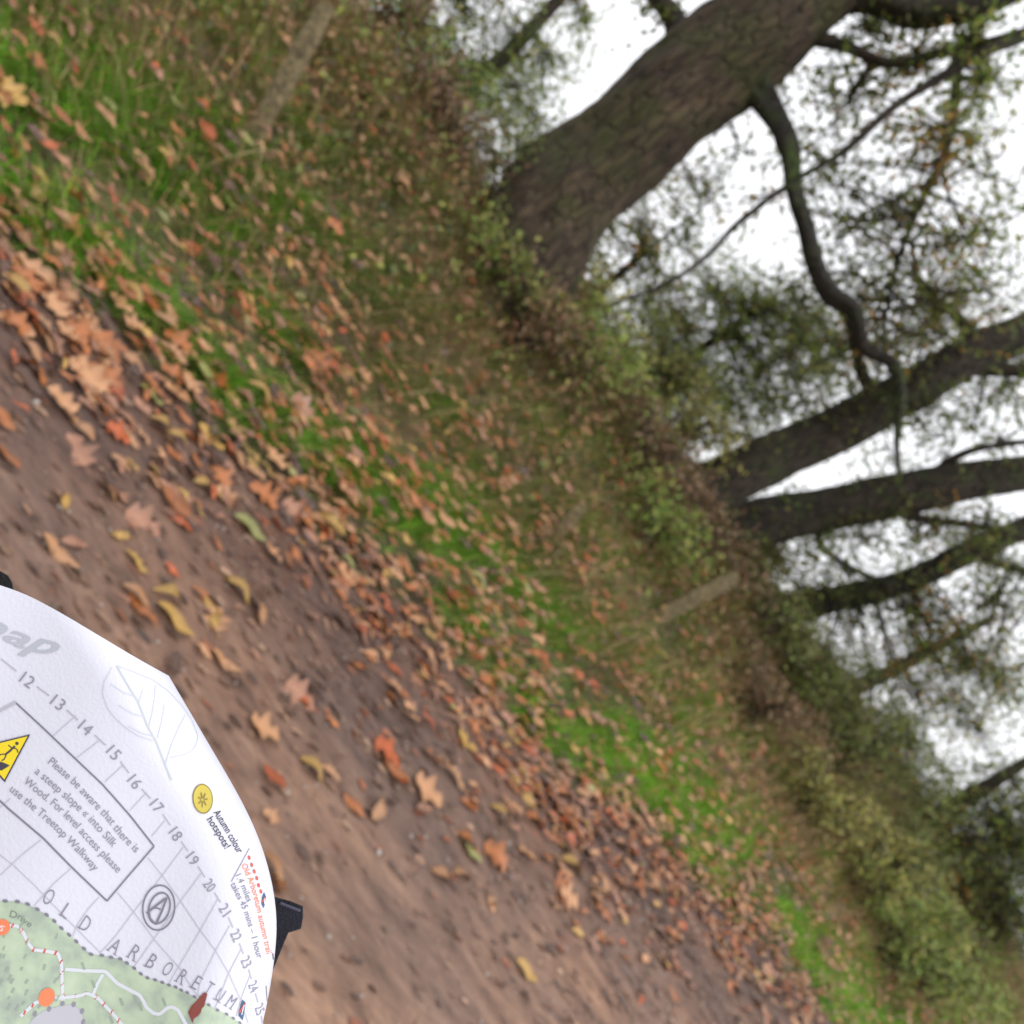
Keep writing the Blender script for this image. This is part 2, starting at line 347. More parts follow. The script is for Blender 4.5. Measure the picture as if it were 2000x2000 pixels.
for i in solo:
    q, s = ql[i], sl[i]; rel = q - edge_w(s); kk_ = int(RNG.integers(0, 4))
    where = 'on bare path' if rel < -.75 else ('in leafy strip' if rel < .25 else ('in grass' if rel < 1.6 else 'on bank'))
    place_leaf(Pl[i], dv[i], nrmv[i], float(Ln[i]), int(ci[i]), kk_, leaf_label(u[i], v[i], int(ci[i]), kk_, Ln[i], where))
# the leaves one can pick out in the photograph, on bare path
def hit_ground(x, y):
    a = np.array(EYE); d = pix(x, y, 1) - a; t = .3
    while t < 60 and (a + d * t)[2] > surf_h((a + d * t)[0], (a + d * t)[1]): t += .01
    return a + d * t
HERO = [(330, 1208, 4, .115, 2, 'broad yellow leaf on the path just above the map edge'),
        (455, 1150, 4, .10, 0, 'long yellow leaf on the path right of the broad yellow leaf'),
        (478, 1030, 6, .13, 0, 'pale green leaf lying at the edge of the leafy strip'),
        (600, 1500, 4, .085, 0, 'thin yellow and orange leaf alone on the bare path right of the map'),
        (505, 1425, 1, .09, 3, 'pale tan leaf on the path just right of the map corner'),
        (590, 1365, 5, .09, 2, 'rust red leaf lying alone on the bare path above the tan leaf'),
        (265, 1190, 0, .10, 1, 'orange leaf lying left of the broad yellow leaf by the map'),
        (430, 1290, 1, .09, 2, 'tan leaf on the path midway between map corner and yellow leaves'),
        (825, 1545, 1, .12, 3, 'large pale tan leaf on the path beside an orange one'),
        (765, 1510, 0, .12, 1, 'large orange brown leaf on the path beside the pale tan leaf'),
        (970, 1590, 4, .10, 0, 'narrow orange yellow leaf on the path below the leafy strip'),
        (915, 1665, 6, .085, 2, 'small yellow green leaf lying on the lower bare path'),
        (1110, 1690, 4, .12, 0, 'long ochre leaf on the path near its grassy side'),
        (885, 1390, 6, .09, 0, 'lime green leaf between rusty leaves at the path edge'),
        (260, 1095, 4, .08, 1, 'small amber leaf on the path above the map'),
        (105, 1075, 1, .10, 2, 'dull tan leaf on the path near the left border'),
        (340, 1015, 5, .10, 1, 'bright rust leaf left of the pale green leaf')]
for x, y, c, L, k, lab in HERO:
    P = hit_ground(x, y) + np.array([0, 0, .012]); g = ground_n(P[0], P[1]); a = pa + random.uniform(-.35, .35)
    place_leaf(P, np.array([math.cos(a), math.sin(a), 0]), norm(g + RNG.normal(0, .06, 3)), L * 1.35, c, k, lab)

def stick(pts, r0_, label):
    P = [hit_ground(x, y) + np.array([0, 0, .02 + .03 * (i % 2)]) for i, (x, y) in enumerate(pts)]; wd_ = Wood(); wd_.tube(P, [r0_ * (1 - .6 * i / len(P)) for i in range(len(P))], 7, 5, .12)
    o = wd_.build('fallen_stick', flat('dry_stick', (.36, .24, .14), .8, .3, 60, .3), None, P[0]); o.location = P[0]; tag(o, label, 'stick')
STICKS = [([(1192, 1572), (1222, 1592), (1250, 1618), (1278, 1650)], .008, 'thin curved tan stick lying in the leafy strip'), ([(1650, 1703), (1700, 1732), (1760, 1762)], .007, 'thin straight straw coloured stick on the grass at lower right')]
# crumbs of leaf, bark and twig trodden into the path
n = 60000
s_ = RNG.uniform(-6, 15, n); q_ = RNG.uniform(-4.4, .5, n); k_ = RNG.uniform(0, 1, n) < np.interp(q_, [-4.4, -2.5, -1.4, -.5, .4], [.5, .25, .6, 1, 1]) * (.7 + .5 * wav(s_, q_, 1.7, 11))
s_ = s_[k_]; q_ = q_[k_]; n = len(s_)
x_ = s_ * PDIR[0] + (q_ + 3.32) * NRM[0]; y_ = s_ * PDIR[1] + (q_ + 3.32) * NRM[1]
P = np.stack([x_, y_, surf_h(x_, y_) + RNG.uniform(.002, .010, n)], -1); a = pa + comb(s_) + RNG.normal(0, .3, n)
cb = np.array([(.09, .05, .035), (.16, .085, .055), (.26, .14, .085), (.36, .22, .14), (.30, .10, .045)])[RNG.choice(5, n, p=[.3, .27, .22, .12, .09])]
L = RNG.uniform(.015, .07, n) ** 1.0; V, F, C = stamp(SIMPLE_V, SIMPLE_F, P, np.stack([np.cos(a), np.sin(a), 0 * a], -1), norm(ground_n(x_, y_) + RNG.normal(0, .2, (n, 3))), L, L * RNG.uniform(.15, .5, n), L * .3, cb * RNG.uniform(.7, 1.2, (n, 1)))
tag(obj('leaf_crumbs', mesh_np('leaf_crumbs', V, F, C), M_FALLEN), 'small trodden crumbs of leaf and bark on the path', 'debris', kind='stuff')

ICO = np.array([(1, 0, 0), (-1, 0, 0), (0, 1, 0), (0, -1, 0), (0, 0, 1), (0, 0, -1), (.6, .6, .55), (-.6, .6, .5), (.6, -.65, .5), (-.6, -.55, .6)]) * np.array([.5, .5, .5])
ICF = [np.array([[0, 6, 4], [0, 4, 8], [2, 6, 0], [2, 7, 4], [2, 4, 6], [1, 4, 7], [1, 7, 2], [1, 9, 4], [3, 9, 1], [3, 4, 9], [3, 8, 4], [3, 0, 8]])]
n = 9000; s_ = RNG.uniform(-5, 14, n); q_ = RNG.uniform(-4.4, 0, n); x_ = s_ * PDIR[0] + (q_ + 3.32) * NRM[0]; y_ = s_ * PDIR[1] + (q_ + 3.32) * NRM[1]
L = RNG.uniform(.004, .014, n) + .02 * RNG.uniform(0, 1, n) ** 9; P = np.stack([x_, y_, surf_h(x_, y_) + L * .1], -1)
V, F, C = stamp(ICO, ICF, P, RNG.normal(0, 1, (n, 3)) * [1, 1, .2], norm(RNG.normal(0, .2, (n, 3)) + np.array([0, 0, 1])), L, L * RNG.uniform(.6, 1, n), L * .7, np.array([(.30, .25, .21), (.16, .12, .10), (.42, .38, .34), (.22, .15, .11)])[RNG.integers(0, 4, n)])
tag(obj('grit', mesh_np('grit', V, F, C, smooth=False), leafmat('grit_stone', 0.0, .8, .3, .2)), 'small stones and grit pressed into the path', 'grit', kind='stuff')

# ------------------------------------------------------------------ grass
def blades(P, az, lean, L, W, colr, seg=3, droop=.6):
    n = len(P); dirh = np.stack([np.cos(az), np.sin(az), np.zeros(n)], -1); side = np.stack([-np.sin(az), np.cos(az), np.zeros(n)], -1)
    V = np.zeros((n, seg * 2 + 1, 3)); C = np.zeros((n, seg * 2 + 1, 3)); pos = P.copy()
    for i in range(seg + 1):
        t = i / seg
        if i < seg:
            wv = W * (1 - t * .75); V[:, 2 * i] = pos - side * wv[:, None] / 2; V[:, 2 * i + 1] = pos + side * wv[:, None] / 2
            C[:, 2 * i] = C[:, 2 * i + 1] = colr
        else:
            V[:, 2 * seg] = pos; C[:, 2 * seg] = colr
        th = lean + droop * t * 1.2
        pos = pos + (dirh * np.sin(th)[:, None] + np.array([0, 0, 1]) * np.cos(th)[:, None]) * (L / seg)[:, None]
    off = (np.arange(n) * (seg * 2 + 1))[:, None]
    quads = np.concatenate([np.stack([off[:, 0] + 2 * i, off[:, 0] + 2 * i + 1, off[:, 0] + 2 * i + 3, off[:, 0] + 2 * i + 2], -1) for i in range(seg - 1)])
    tri = np.stack([off[:, 0] + 2 * seg - 2, off[:, 0] + 2 * seg - 1, off[:, 0] + 2 * seg], -1)
    return V.reshape(-1, 3), [quads, tri], C.reshape(-1, 3)
def scatter(n, smin, smax, qmin, qmax, dens):
    s = RNG.uniform(smin, smax, n); q = RNG.uniform(qmin, qmax, n); k = RNG.uniform(0, 1, n) < dens(q, s); s = s[k]; q = q[k]
    x = s * PDIR[0] + (q + 3.32) * NRM[0]; y = s * PDIR[1] + (q + 3.32) * NRM[1]; return x, y, q, s
gd = lambda q, s: np.interp(q - edge_w(s), [0, .2, .4, .9, 1.7, 2.6, 4.2], [0, .3, .9, 1, .8, .36, .14]) * np.clip(.56 + 1.5 * wav(s * .7, q, 3.4, 13), .06, 1)
x, y, q, s = scatter(800000, -6, 17, 0, 4.6, gd); n = len(x)
gc = np.array([(.14, .45, .018), (.26, .55, .035), (.10, .28, .022), (.40, .48, .07), (.52, .44, .20)])[RNG.choice(5, n, p=[.28, .24, .14, .20, .14])]
V, F, C = blades(np.stack([x, y, ground_h(x, y) - .01], -1), pa + comb(s) + RNG.normal(.05, .45, n) + math.pi * (RNG.uniform(0, 1, n) < .3), RNG.uniform(.35, 1.2, n), RNG.uniform(.08, .24, n) * np.interp(q, [0, .6, 4], [.55, 1, 1.2]) * np.interp(s, [-3, 1], [1.6, 1]), RNG.uniform(.004, .009, n) * np.interp(s, [-3, 1], [1.5, 1]), gc * RNG.uniform(.7, 1.15, (n, 1)))
tag(obj('grass', mesh_np('grass', V, F, C), M_GRASS), 'bright green combed grass along the leafy verge', 'grass', kind='stuff')
# dry grass, dead bracken stalks and low ivy over the upper bank
x, y, q, s = scatter(260000, -8, 20, .9, 8, lambda q, s: np.interp(q, [.9, 1.8, 4, 6.5, 8], [.10, .6, 1, .9, .3]) * np.clip(.7 + .5 * wav(s, q, 1.4, 21), .1, 1)); n = len(x)
gc = np.array([(.46, .31, .16), (.36, .20, .11), (.28, .28, .07), (.56, .45, .25), (.17, .20, .05)])[RNG.choice(5, n, p=[.28, .30, .2, .10, .12])]
V1, F1, C1 = blades(np.stack([x, y, ground_h(x, y) - .02], -1), pa + comb(s) + RNG.normal(0, .5, n) + math.pi * (RNG.uniform(0, 1, n) < .45), RNG.uniform(.3, 1.35, n), RNG.uniform(.18, .75, n), RNG.uniform(.004, .010, n), gc * RNG.uniform(.6, 1.1, (n, 1)), 3, .7)
tag(obj('dry_grass', mesh_np('dry_grass', V1, F1, C1), M_DEAD), 'straw coloured grass and dead bracken stalks on upper bank', 'dry grass', kind='stuff')
x, y, q, s = scatter(150000, -8, 20, 1.3, 8, lambda q, s: np.interp(q, [1.3, 2.4, 5, 7, 8], [.12, .75, 1, .9, .5]) * np.clip(.6 + .7 * wav(s, q, 1.1, 5), .05, 1)); n = len(x)
hh = np.abs(RNG.normal(0, .17, n)) * np.interp(q, [2, 4, 7], [.4, 1.2, 1.8])
gc = np.array([(.13, .17, .04), (.22, .25, .055), (.34, .19, .10), (.08, .10, .035), (.42, .27, .13), (.34, .35, .08)])[RNG.choice(6, n, p=[.2, .14, .27, .15, .16, .08])]
L = RNG.uniform(.03, .075, n); V, F, C = stamp(SIMPLE_V, SIMPLE_F, np.stack([x, y, ground_h(x, y) + hh], -1), RNG.normal(0, 1, (n, 3)), norm(RNG.normal(0, .7, (n, 3)) + np.array([0, -.3, 1])), L, L * .7, L * .6, gc * RNG.uniform(.7, 1.2, (n, 1)))
tag(obj('undergrowth', mesh_np('undergrowth', V, F, C), M_SHRUB), 'tangled ivy, bramble and brown bracken leaves covering the bank', 'undergrowth', kind='stuff')

# ------------------------------------------------------------------ wood
def catmull(P, k):
    P = np.asarray(P, float); Q = np.vstack([2 * P[0] - P[1], P, 2 * P[-1] - P[-2]]); out = []
    for i in range(1, len(Q) - 2):
        for j in range(k):
            t = j / k; a, b, c, d = Q[i - 1], Q[i], Q[i + 1], Q[i + 2]
            out.append(.5 * ((2 * b) + (c - a) * t + (2 * a - 5 * b + 4 * c - d) * t * t + (3 * b - a - 3 * c + d) * t ** 3))
    out.append(P[-1]); return np.array(out)
class Wood:
    def __init__(s): s.V = []; s.F = []; s.n = 0
    def tube(s, P, r, seg=8, k=5, rough=0.0, seed=0):
        PR = catmull(np.hstack([np.asarray(P, float), np.asarray(r, float)[:, None]]), k) if k > 1 else np.hstack([np.asarray(P, float), np.asarray(r, float)[:, None]])
        C = PR[:, :3]; rr = np.maximum(PR[:, 3], .0008); T = norm(np.gradient(C, axis=0)); m = len(C)
        ref = np.array([.31, .77, .12]) if abs(T[0][2]) > .5 else np.array([.1, .2, 1.0]); Ns = []
        nrm = norm(np.cross(T[0], ref)[None])[0]
        for i in range(m):
            nrm = nrm - T[i] * nrm.dot(T[i]); nrm /= max(np.linalg.norm(nrm), 1e-9); Ns.append(nrm)
        Ns = np.array(Ns); B = np.cross(T, Ns); a = np.arange(seg) / seg * 2 * math.pi; L = np.concatenate([[0], np.cumsum(np.linalg.norm(np.diff(C, axis=0), axis=1))])
        f = 1 + rough * (.5 * np.sin(3 * a[None] + L[:, None] * 2.1 + seed) + .35 * np.sin(5 * a[None] - L[:, None] * 4.3 + seed * 2) + .3 * np.sin(9 * a[None] + 2 * np.sin(L[:, None] * 6)) + .4 * np.sin(L[:, None] * 5.1 + seed + a[None]) + (.28 * np.sin(23 * a[None] + 3 * np.sin(L[:, None] * 5 + a[None] * 2)) * (.6 + .4 * np.sin(L[:, None] * 17 + a[None] * 5)) if seg > 40 else 0))
        rad = rr[:, None] * f
        V = C[:, None] + Ns[:, None] * (np.cos(a)[None, :, None] * rad[..., None]) + B[:, None] * (np.sin(a)[None, :, None] * rad[..., None])
        idx = s.n + np.arange(m * seg).reshape(m, seg); nx = np.roll(idx, -1, 1)
        s.F.append(np.stack([idx[:-1], idx[1:], nx[1:], nx[:-1]], -1).reshape(-1, 4)); s.V.append(V.reshape(-1, 3)); s.n += m * seg
        return C, rr
    def build(s, name, mat, parent, origin):
        if not s.V: return None
        return obj(name, mesh_np(name, np.concatenate(s.V) - origin, [np.concatenate(s.F)]), mat, parent)
class Leaves:
    def __init__(s): s.P = []; s.D = []; s.N = []; s.L = []; s.C = []
    def add(s, P, D, N, L, C): s.P.append(P); s.D.append(D); s.N.append(N); s.L.append(L); s.C.append(C)
    def build(s, name, mat, parent, origin, asp=.75):
        if not s.P: return
        L = np.concatenate(s.L); V, F, C = stamp(SIMPLE_V, SIMPLE_F, np.concatenate(s.P) - origin, np.concatenate(s.D), np.concatenate(s.N), L, L * asp, L * .6, np.concatenate(s.C))
        obj(name, mesh_np(name, V, F, C), mat, parent)
PAL = {'green': [(.17, .27, .045), (.24, .34, .06), (.32, .38, .08), (.38, .36, .10)],
       'dark': [(.13, .17, .04), (.19, .24, .05), (.27, .31, .07), (.17, .15, .06)],
       'autumn': [(.15, .20, .05), (.22, .26, .07), (.48, .24, .05), (.52, .33, .07)],
       'yellow': [(.24, .28, .07), (.40, .38, .09), (.50, .44, .12), (.30, .25, .09)],
       'brown': [(.22, .12, .065), (.27, .15, .085), (.16, .14, .05), (.30, .20, .11)]}
def rnd_unit(n): return norm(RNG.normal(0, 1, (n, 3)))
def clump(wood, lv, start, C, rad, ntw, nleaf, pal, size=.085, r0=.012, drop=0.15):
    C = np.asarray(C, float); start = np.asarray(start, float); mid = (start + C) / 2 + RNG.normal(0, .12, 3) * np.linalg.norm(C - start)
    Cc, _ = wood.tube([start, mid * .6 + start * .4, mid * .7 + C * .3, C], [r0 * 1.4, r0 * 1.1, r0 * .8, r0 * .5], 5, 4)
    for i in range(ntw):
        a = Cc[RNG.integers(len(Cc) // 2, len(Cc))] 
        d = rnd_unit(1)[0]; d[2] = d[2] * .8 - drop; L = rad * RNG.uniform(.45, 1.0)
        pts = [a]; dd = d.copy(); L = L * 1.15
        for j in range(4):
            dd = norm((dd + RNG.normal(0, .38, 3))[None])[0]; pts.append(pts[-1] + dd * L / 4)
        tc, _ = wood.tube(pts, [r0 * .45, r0 * .35, r0 * .28, r0 * .2, r0 * .12], 3, 2)
        k = max(1, int(nleaf / ntw)); ii = RNG.integers(1, len(tc), k)
        P = tc[ii] + RNG.normal(0, .022, (k, 3)); pc = np.array(PAL[pal])[RNG.integers(0, 4, k)] * RNG.uniform(.6, 1.2, (k, 1))
        lv.add(P, rnd_unit(k) + dd * .6, norm(RNG.normal(0, .8, (k, 3)) + np.array([0, 0, .8])), RNG.uniform(.6, 1.2, k) * size, pc)
def px_path(pts): # (x, y, width_px, distance)
    return [pix(x, y, d) for x, y, w_, d in pts], [w_ / 2 * d / FPX for x, y, w_, d in pts]
LEAFY = 1.35
def tree(name, label, cat, trunk, limbs, clumps, bark, limbmat=None, group=None, size=.085, seed=0):
    P, r = px_path(trunk); b = P[0].copy(); b[2] = float(ground_h(b[0], b[1])); root = empty(name, b, label, cat, group)
    tw = Wood(); P = [P[0] - (P[1] - P[0]) * 1.1 - np.array([0, 0, .2])] + P; r = [r[0] * 1.25] + r
    C, rr = tw.tube(P, r, 72, 20, .085, seed); skel = [C]
    tw.build('trunk', bark, root, b)
    for lim, mt in limbs:
        lw = Wood(); LP, lr = px_path(lim); jr = np.random.default_rng(len(lim) * 7 + int(lim[0][0])); LP = [p_ + (jr.normal(0, .35, 3) * r_ if 0 < i_ < len(LP) - 1 else 0) for i_, (p_, r_) in enumerate(zip(LP, lr))]; C, _ = lw.tube(LP, lr, 16, 9, .20, seed + len(lim)); lw.build('limb', mt or bark, root, b); skel.append(C)
    sk = np.vstack([s_[len(s_) // 3:] for s_ in skel]); wd = Wood(); lv = Leaves()
    for (x, y, d, rp, nl_, pal) in clumps:
        C = pix(x, y, d); rad = rp * d / FPX; dist = np.linalg.norm(sk - C, axis=1); st = sk[np.argmin(dist)]
        nl_ = int(nl_ * LEAFY)
        clump(wd, lv, st, C, rad * 1.6, max(14, int(nl_ / 6)), nl_, pal, size, .010 + .002 * d / 8)
    wd.build('twigs', M_TWIG, root, b); lv.build('crown', M_LEAF, root, b)
    return root
def SPRAY(x0, x1, y0, y1, n, d, k):
    rr = random.Random(int(x0 + y1)); out = []
    for i in range(n): out.append((rr.uniform(x0, x1), rr.uniform(y0, y1), d + rr.uniform(-1, 1), 75, k, rr.choice(['dark', 'dark', 'autumn', 'green'])))
    return out
T1 = [(905, 690, 290, 7.5), (955, 615, 262, 7.45), (1015, 515, 232, 7.4), (1085, 410, 214, 7.35), (1185, 308, 200, 7.3), (1290, 215, 196, 7.2), (1390, 130, 205, 7.1), (1500, 48, 190, 7.0), (1610, -35, 165, 6.9), (1770, -150, 140, 6.8), (1930, -280, 110, 6.7)]
oak = tree('oak_tree', 'massive leaning oak trunk with a mossy crooked limb, nearest of the trees', 'tree', T1, [
    ([(1420, 110, 120, 7.1), (1478, 170, 66, 7.0), (1506, 232, 44, 6.95), (1542, 300, 38, 6.9), (1544, 372, 32, 6.9), (1575, 440, 31, 6.85), (1588, 520, 34, 6.8), (1610, 586, 40, 6.8), (1672, 606, 34, 6.75), (1686, 668, 27, 6.7), (1732, 715, 24, 6.7), (1762, 775, 22, 6.6), (1754, 860, 11, 6.6), (1757, 955, 6, 6.6)], M_MOSSY),
    ([(1590, -20, 80, 6.9), (1700, 5, 66, 6.8), (1800, 18, 56, 6.7), (1900, 10, 50, 6.6), (2020, -30, 40, 6.5)], M_BARKD),
    ([(1930, -280, 60, 6.7), (2100, -120, 38, 6.6), (2040, 40, 24, 6.6), (1930, 98, 21, 6.6), (1850, 142, 19, 6.6), (1750, 212, 16, 6.6), (1650, 288, 14, 6.7), (1540, 358, 12, 6.8), (1440, 440, 11, 6.9), (1380, 502, 10, 7), (1290, 560, 8, 7), (1190, 594, 6, 7)], M_BARKD),
    ([(1530, 60, 40, 7.0), (1640, 85, 22, 6.9), (1745, 118, 20, 6.8), (1850, 100, 18, 6.7), (1940, 80, 14, 6.7), (2060, 40, 10, 6.6)], M_BARKD),
    ([(1868, 90, 22, 7.9), (1862, 200, 18, 7.9), (1845, 290, 15, 7.9), (1790, 420, 12, 7.8), (1745, 540, 9, 7.8), (1722, 660, 6, 7.8)], M_BARKD),
    ([(1340, 120, 70, 7.2), (1310, 40, 44, 7.3), (1265, -30, 30, 7.4), (1230, -140, 20, 7.5)], M_BARKD)],
    [(1690, 60, 7, 90, 260, 'dark'), (1790, 110, 7, 90, 330, 'autumn'), (1900, 60, 6.6, 100, 330, 'green'), (1950, 150, 6.6, 90, 260, 'green'), (1660, 190, 7.2, 80, 160, 'dark'), (1780, 230, 7.6, 80, 150, 'autumn'),
     (1850, 300, 7.4, 90, 200, 'autumn'), (1750, 420, 7.6, 120, 200, 'dark'), (1880, 470, 7.4, 110, 190, 'autumn'), (1660, 380, 7.8, 90, 80, 'dark'), (1560, 340, 8, 80, 70, 'dark'), (1960, 300, 7, 70, 60, 'yellow'),
     (1850, 610, 7.6, 110, 170, 'dark'), (1950, 560, 7.3, 100, 150, 'dark'), (1740, 560, 7.7, 90, 130, 'dark'), (1430, 330, 7.8, 80, 60, 'dark'), (1370, 400, 8, 80, 70, 'dark'), (1300, 20, 7.3, 70, 160, 'dark'), (1990, 420, 7, 80, 120, 'green'), (1600, 130, 7.1, 60, 70, 'green')] + SPRAY(1480, 2040, 160, 720, 44, 8.4, 70),
    M_BARK, seed=1, size=.06)
T2 = [(1215, 1035, 125, 9.6), (1320, 985, 106, 9.5), (1420, 935, 100, 9.4), (1540, 880, 94, 9.3), (1650, 833, 90, 9.2), (1760, 772, 86, 9.1), (1870, 708, 80, 9.0), (2000, 648, 74, 8.9), (2160, 585, 60, 8.8), (2350, 510, 40, 8.7)]
tree('oak_tree', 'middle leaning dark oak stem rising behind the tip of the mossy limb', 'tree', T2, [
    ([(1860, 712, 50, 9.0), (1950, 710, 30, 8.9), (2080, 740, 20, 8.8)], None),
    ([(1720, 790, 40, 9.1), (1690, 730, 24, 9.0), (1660, 640, 16, 8.9), (1620, 560, 10, 8.9)], None),
    ([(1900, 690, 36, 9.0), (1880, 620, 20, 8.9), (1800, 560, 13, 8.8), (1780, 470, 8, 8.8)], None)],
    [(1560, 760, 9.3, 100, 210, 'dark'), (1640, 690, 9, 90, 150, 'dark'), (1450, 850, 9.6, 80, 200, 'dark'), (1790, 660, 9, 90, 130, 'dark'), (1900, 830, 9.2, 90, 180, 'dark'), (1960, 760, 9, 80, 130, 'green'), (1820, 800, 9, 90, 120, 'dark'), (1680, 480, 9, 80, 70, 'autumn')] + SPRAY(1620, 2040, 540, 900, 30, 9.5, 75),
    M_BARKD, seed=5, size=.06)
T3 = [(1325, 1065, 112, 10.1), (1450, 1030, 96, 10), (1600, 998, 86, 9.9), (1750, 965, 84, 9.8), (1880, 942, 76, 9.7), (2000, 925, 68, 9.6), (2200, 900, 50, 9.5)]
tree('oak_tree', 'leaning dark oak stem just below the white wedge of sky', 'tree', T3, [
    ([(1800, 955, 30, 9.8), (1870, 890, 16, 9.7), (1960, 870, 12, 9.6), (2080, 860, 8, 9.5)], None),
    ([(1700, 978, 34, 9.8), (1790, 1010, 20, 9.7), (1900, 1030, 14, 9.6), (2030, 1060, 10, 9.5)], None)],
    [(1500, 1070, 10, 80, 330, 'dark'), (1600, 1055, 10, 70, 260, 'green'), (1700, 1030, 9.9, 70, 270, 'dark'), (1820, 1020, 9.8, 70, 200, 'autumn'), (1930, 1000, 9.6, 80, 200, 'dark'), (1960, 860, 9.6, 80, 130, 'dark'), (1450, 1060, 10.1, 60, 300, 'dark'), (1840, 880, 9.7, 60, 70, 'dark')] + SPRAY(1480, 2040, 960, 1120, 14, 10, 110),
    M_BARKD, seed=9, size=.06)
T4 = [(1455, 1208, 70, 10.8), (1600, 1176, 54, 10.7), (1720, 1150, 48, 10.6), (1810, 1120, 46, 10.5), (1900, 1075, 46, 10.4), (2000, 1030, 42, 10.3), (2160, 955, 32, 10.2)]
tree('oak_tree', 'lowest thin mossy oak stem curving up towards the right border', 'tree', T4, [
    ([(1830, 1110, 30, 10.5), (1760, 1140, 16, 10.4), (1680, 1120, 12, 10.3), (1610, 1080, 8, 10.2)], None),
    ([(1900, 1075, 24, 10.4), (1960, 1110, 16, 10.3), (2050, 1130, 10, 10.2)], None)],
    [(1560, 1150, 10.7, 70, 300, 'dark'), (1680, 1200, 10.7, 90, 320, 'dark'), (1800, 1220, 10.6, 100, 280, 'dark'), (1930, 1180, 10.4, 90, 230, 'dark'), (1650, 1110, 10.5, 60, 160, 'dark'), (1990, 1100, 10.3, 70, 200, 'green'), (1900, 1290, 10.5, 100, 300, 'dark')] + SPRAY(1560, 2040, 1040, 1420, 34, 10.6, 80),
    M_MOSSY, seed=12, size=.06)
# slimmer trees farther back
def bgtree(name, label, trunk, clumps, mat=None, size=.075):
    return tree(name, label, 'tree', trunk, [], clumps, mat or M_BARKD, None, 'small trees behind the bank', size)
bgtree('young_tree', 'small green leafed tree behind the bank between the big trunks', [(1190, 800, 26, 13), (1290, 735, 22, 13), (1400, 660, 18, 13), (1500, 590, 10, 13), (1590, 520, 2, 13)],
       [(1290, 640, 13, 110, 380, 'green'), (1380, 560, 13, 110, 460, 'green'), (1440, 660, 13, 120, 620, 'green'), (1350, 720, 13, 110, 520, 'green'), (1500, 740, 13, 110, 480, 'dark'), (1420, 780, 13, 100, 480, 'green'), (1290, 760, 13, 80, 420, 'dark'), (1560, 640, 13, 90, 260, 'dark'), (1350, 840, 13, 80, 380, 'dark'), (1610, 730, 12.6, 90, 420, 'dark'), (1530, 800, 12.8, 90, 420, 'dark'), (1250, 700, 13, 80, 420, 'green'), (1450, 580, 12.8, 90, 380, 'green'), (1330, 620, 12.6, 90, 420, 'green')] + SPRAY(1230, 1680, 520, 860, 16, 12.6, 200))
bgtree('birch_tree', 'wispy yellowing tree behind the bank at the foot of the big oak', [(1075, 640, 22, 12), (1180, 560, 18, 12), (1290, 470, 9, 12), (1380, 400, 2, 12)],
       [(1170, 500, 12, 90, 210, 'yellow'), (1250, 430, 12, 100, 170, 'yellow'), (1290, 530, 12, 90, 200, 'yellow'), (1180, 600, 12, 80, 240, 'green'), (1350, 470, 12, 90, 130, 'dark')] + SPRAY(1130, 1440, 300, 620, 14, 12, 90))
bgtree('slender_tree', 'slim grey tree with drooping leaves left of the big oak', [(690, 350, 44, 12.5), (780, 280, 38, 12.5), (880, 200, 34, 12.5), (990, 105, 30, 12.5), (1100, -10, 24, 12.5), (1200, -120, 16, 12.5)],
       [(1000, 60, 12.5, 90, 300, 'dark'), (1080, 120, 12.5, 80, 300, 'green'), (930, 120, 12.5, 90, 330, 'dark'), (900, 270, 12.5, 70, 260, 'green'), (1060, 240, 12.5, 80, 320, 'green'), (960, 330, 12.5, 90, 420, 'dark'), (1150, 40, 12.5, 80, 260, 'green'), (850, 340, 12.5, 60, 360, 'dark'), (1010, 170, 12.4, 80, 240, 'green')])
bgtree('slender_tree', 'dark leafy tree at the top border left of the sky gaps', [(610, 210, 40, 13), (700, 120, 34, 13), (800, 20, 28, 13), (900, -80, 20, 13)],
       [(840, 50, 13, 70, 260, 'green'), (900, 10, 13, 80, 260, 'green'), (760, 190, 13, 60, 420, 'dark'), (870, 140, 13, 70, 200, 'green'), (720, 40, 13, 60, 420, 'dark'), (740, 270, 12.8, 60, 420, 'dark'), (960, -20, 13, 90, 240, 'green'), (660, 130, 12.8, 70, 420, 'dark')] + SPRAY(780, 1180, -20, 330, 16, 13, 170))
bgtree('willow_tree', 'bushy grey green tree filling the gaps low at the right border', [(1560, 1400, 36, 14), (1680, 1340, 30, 14), (1800, 1280, 24, 14), (1930, 1210, 16, 14)],
       [(1700, 1290, 14, 110, 260, 'dark'), (1800, 1370, 14, 110, 420, 'dark'), (1900, 1310, 14, 110, 520, 'dark'), (1650, 1400, 14, 100, 560, 'green'), (1780, 1460, 14, 100, 620, 'yellow'), (1920, 1440, 14, 110, 520, 'green'), (1600, 1300, 14, 80, 560, 'dark'), (1990, 1370, 14, 90, 420, 'green')])
bgtree('leafy_tree', 'dense dark leafy tree at the right border above the grass', [(1720, 1660, 40, 13), (1820, 1600, 34, 13), (1920, 1540, 26, 13), (2020, 1480, 18, 13)],
       [(1850, 1560, 13, 100, 420, 'green'), (1950, 1640, 13, 100, 420, 'green'), (1980, 1520, 13, 110, 260, 'dark'), (1780, 1580, 13, 100, 620, 'yellow'), (1900, 1700, 13, 110, 700, 'green'), (2020, 1720, 13, 110, 620, 'green'), (1700, 1500, 13, 90, 760, 'dark'), (1960, 1800, 12.6, 110, 900, 'dark'), (2040, 1860, 12.6, 110, 700, 'green'), (2030, 1660, 12.8, 100, 400, 'dark')] + SPRAY(1640, 2040, 1440, 1760, 14, 12.8, 420))

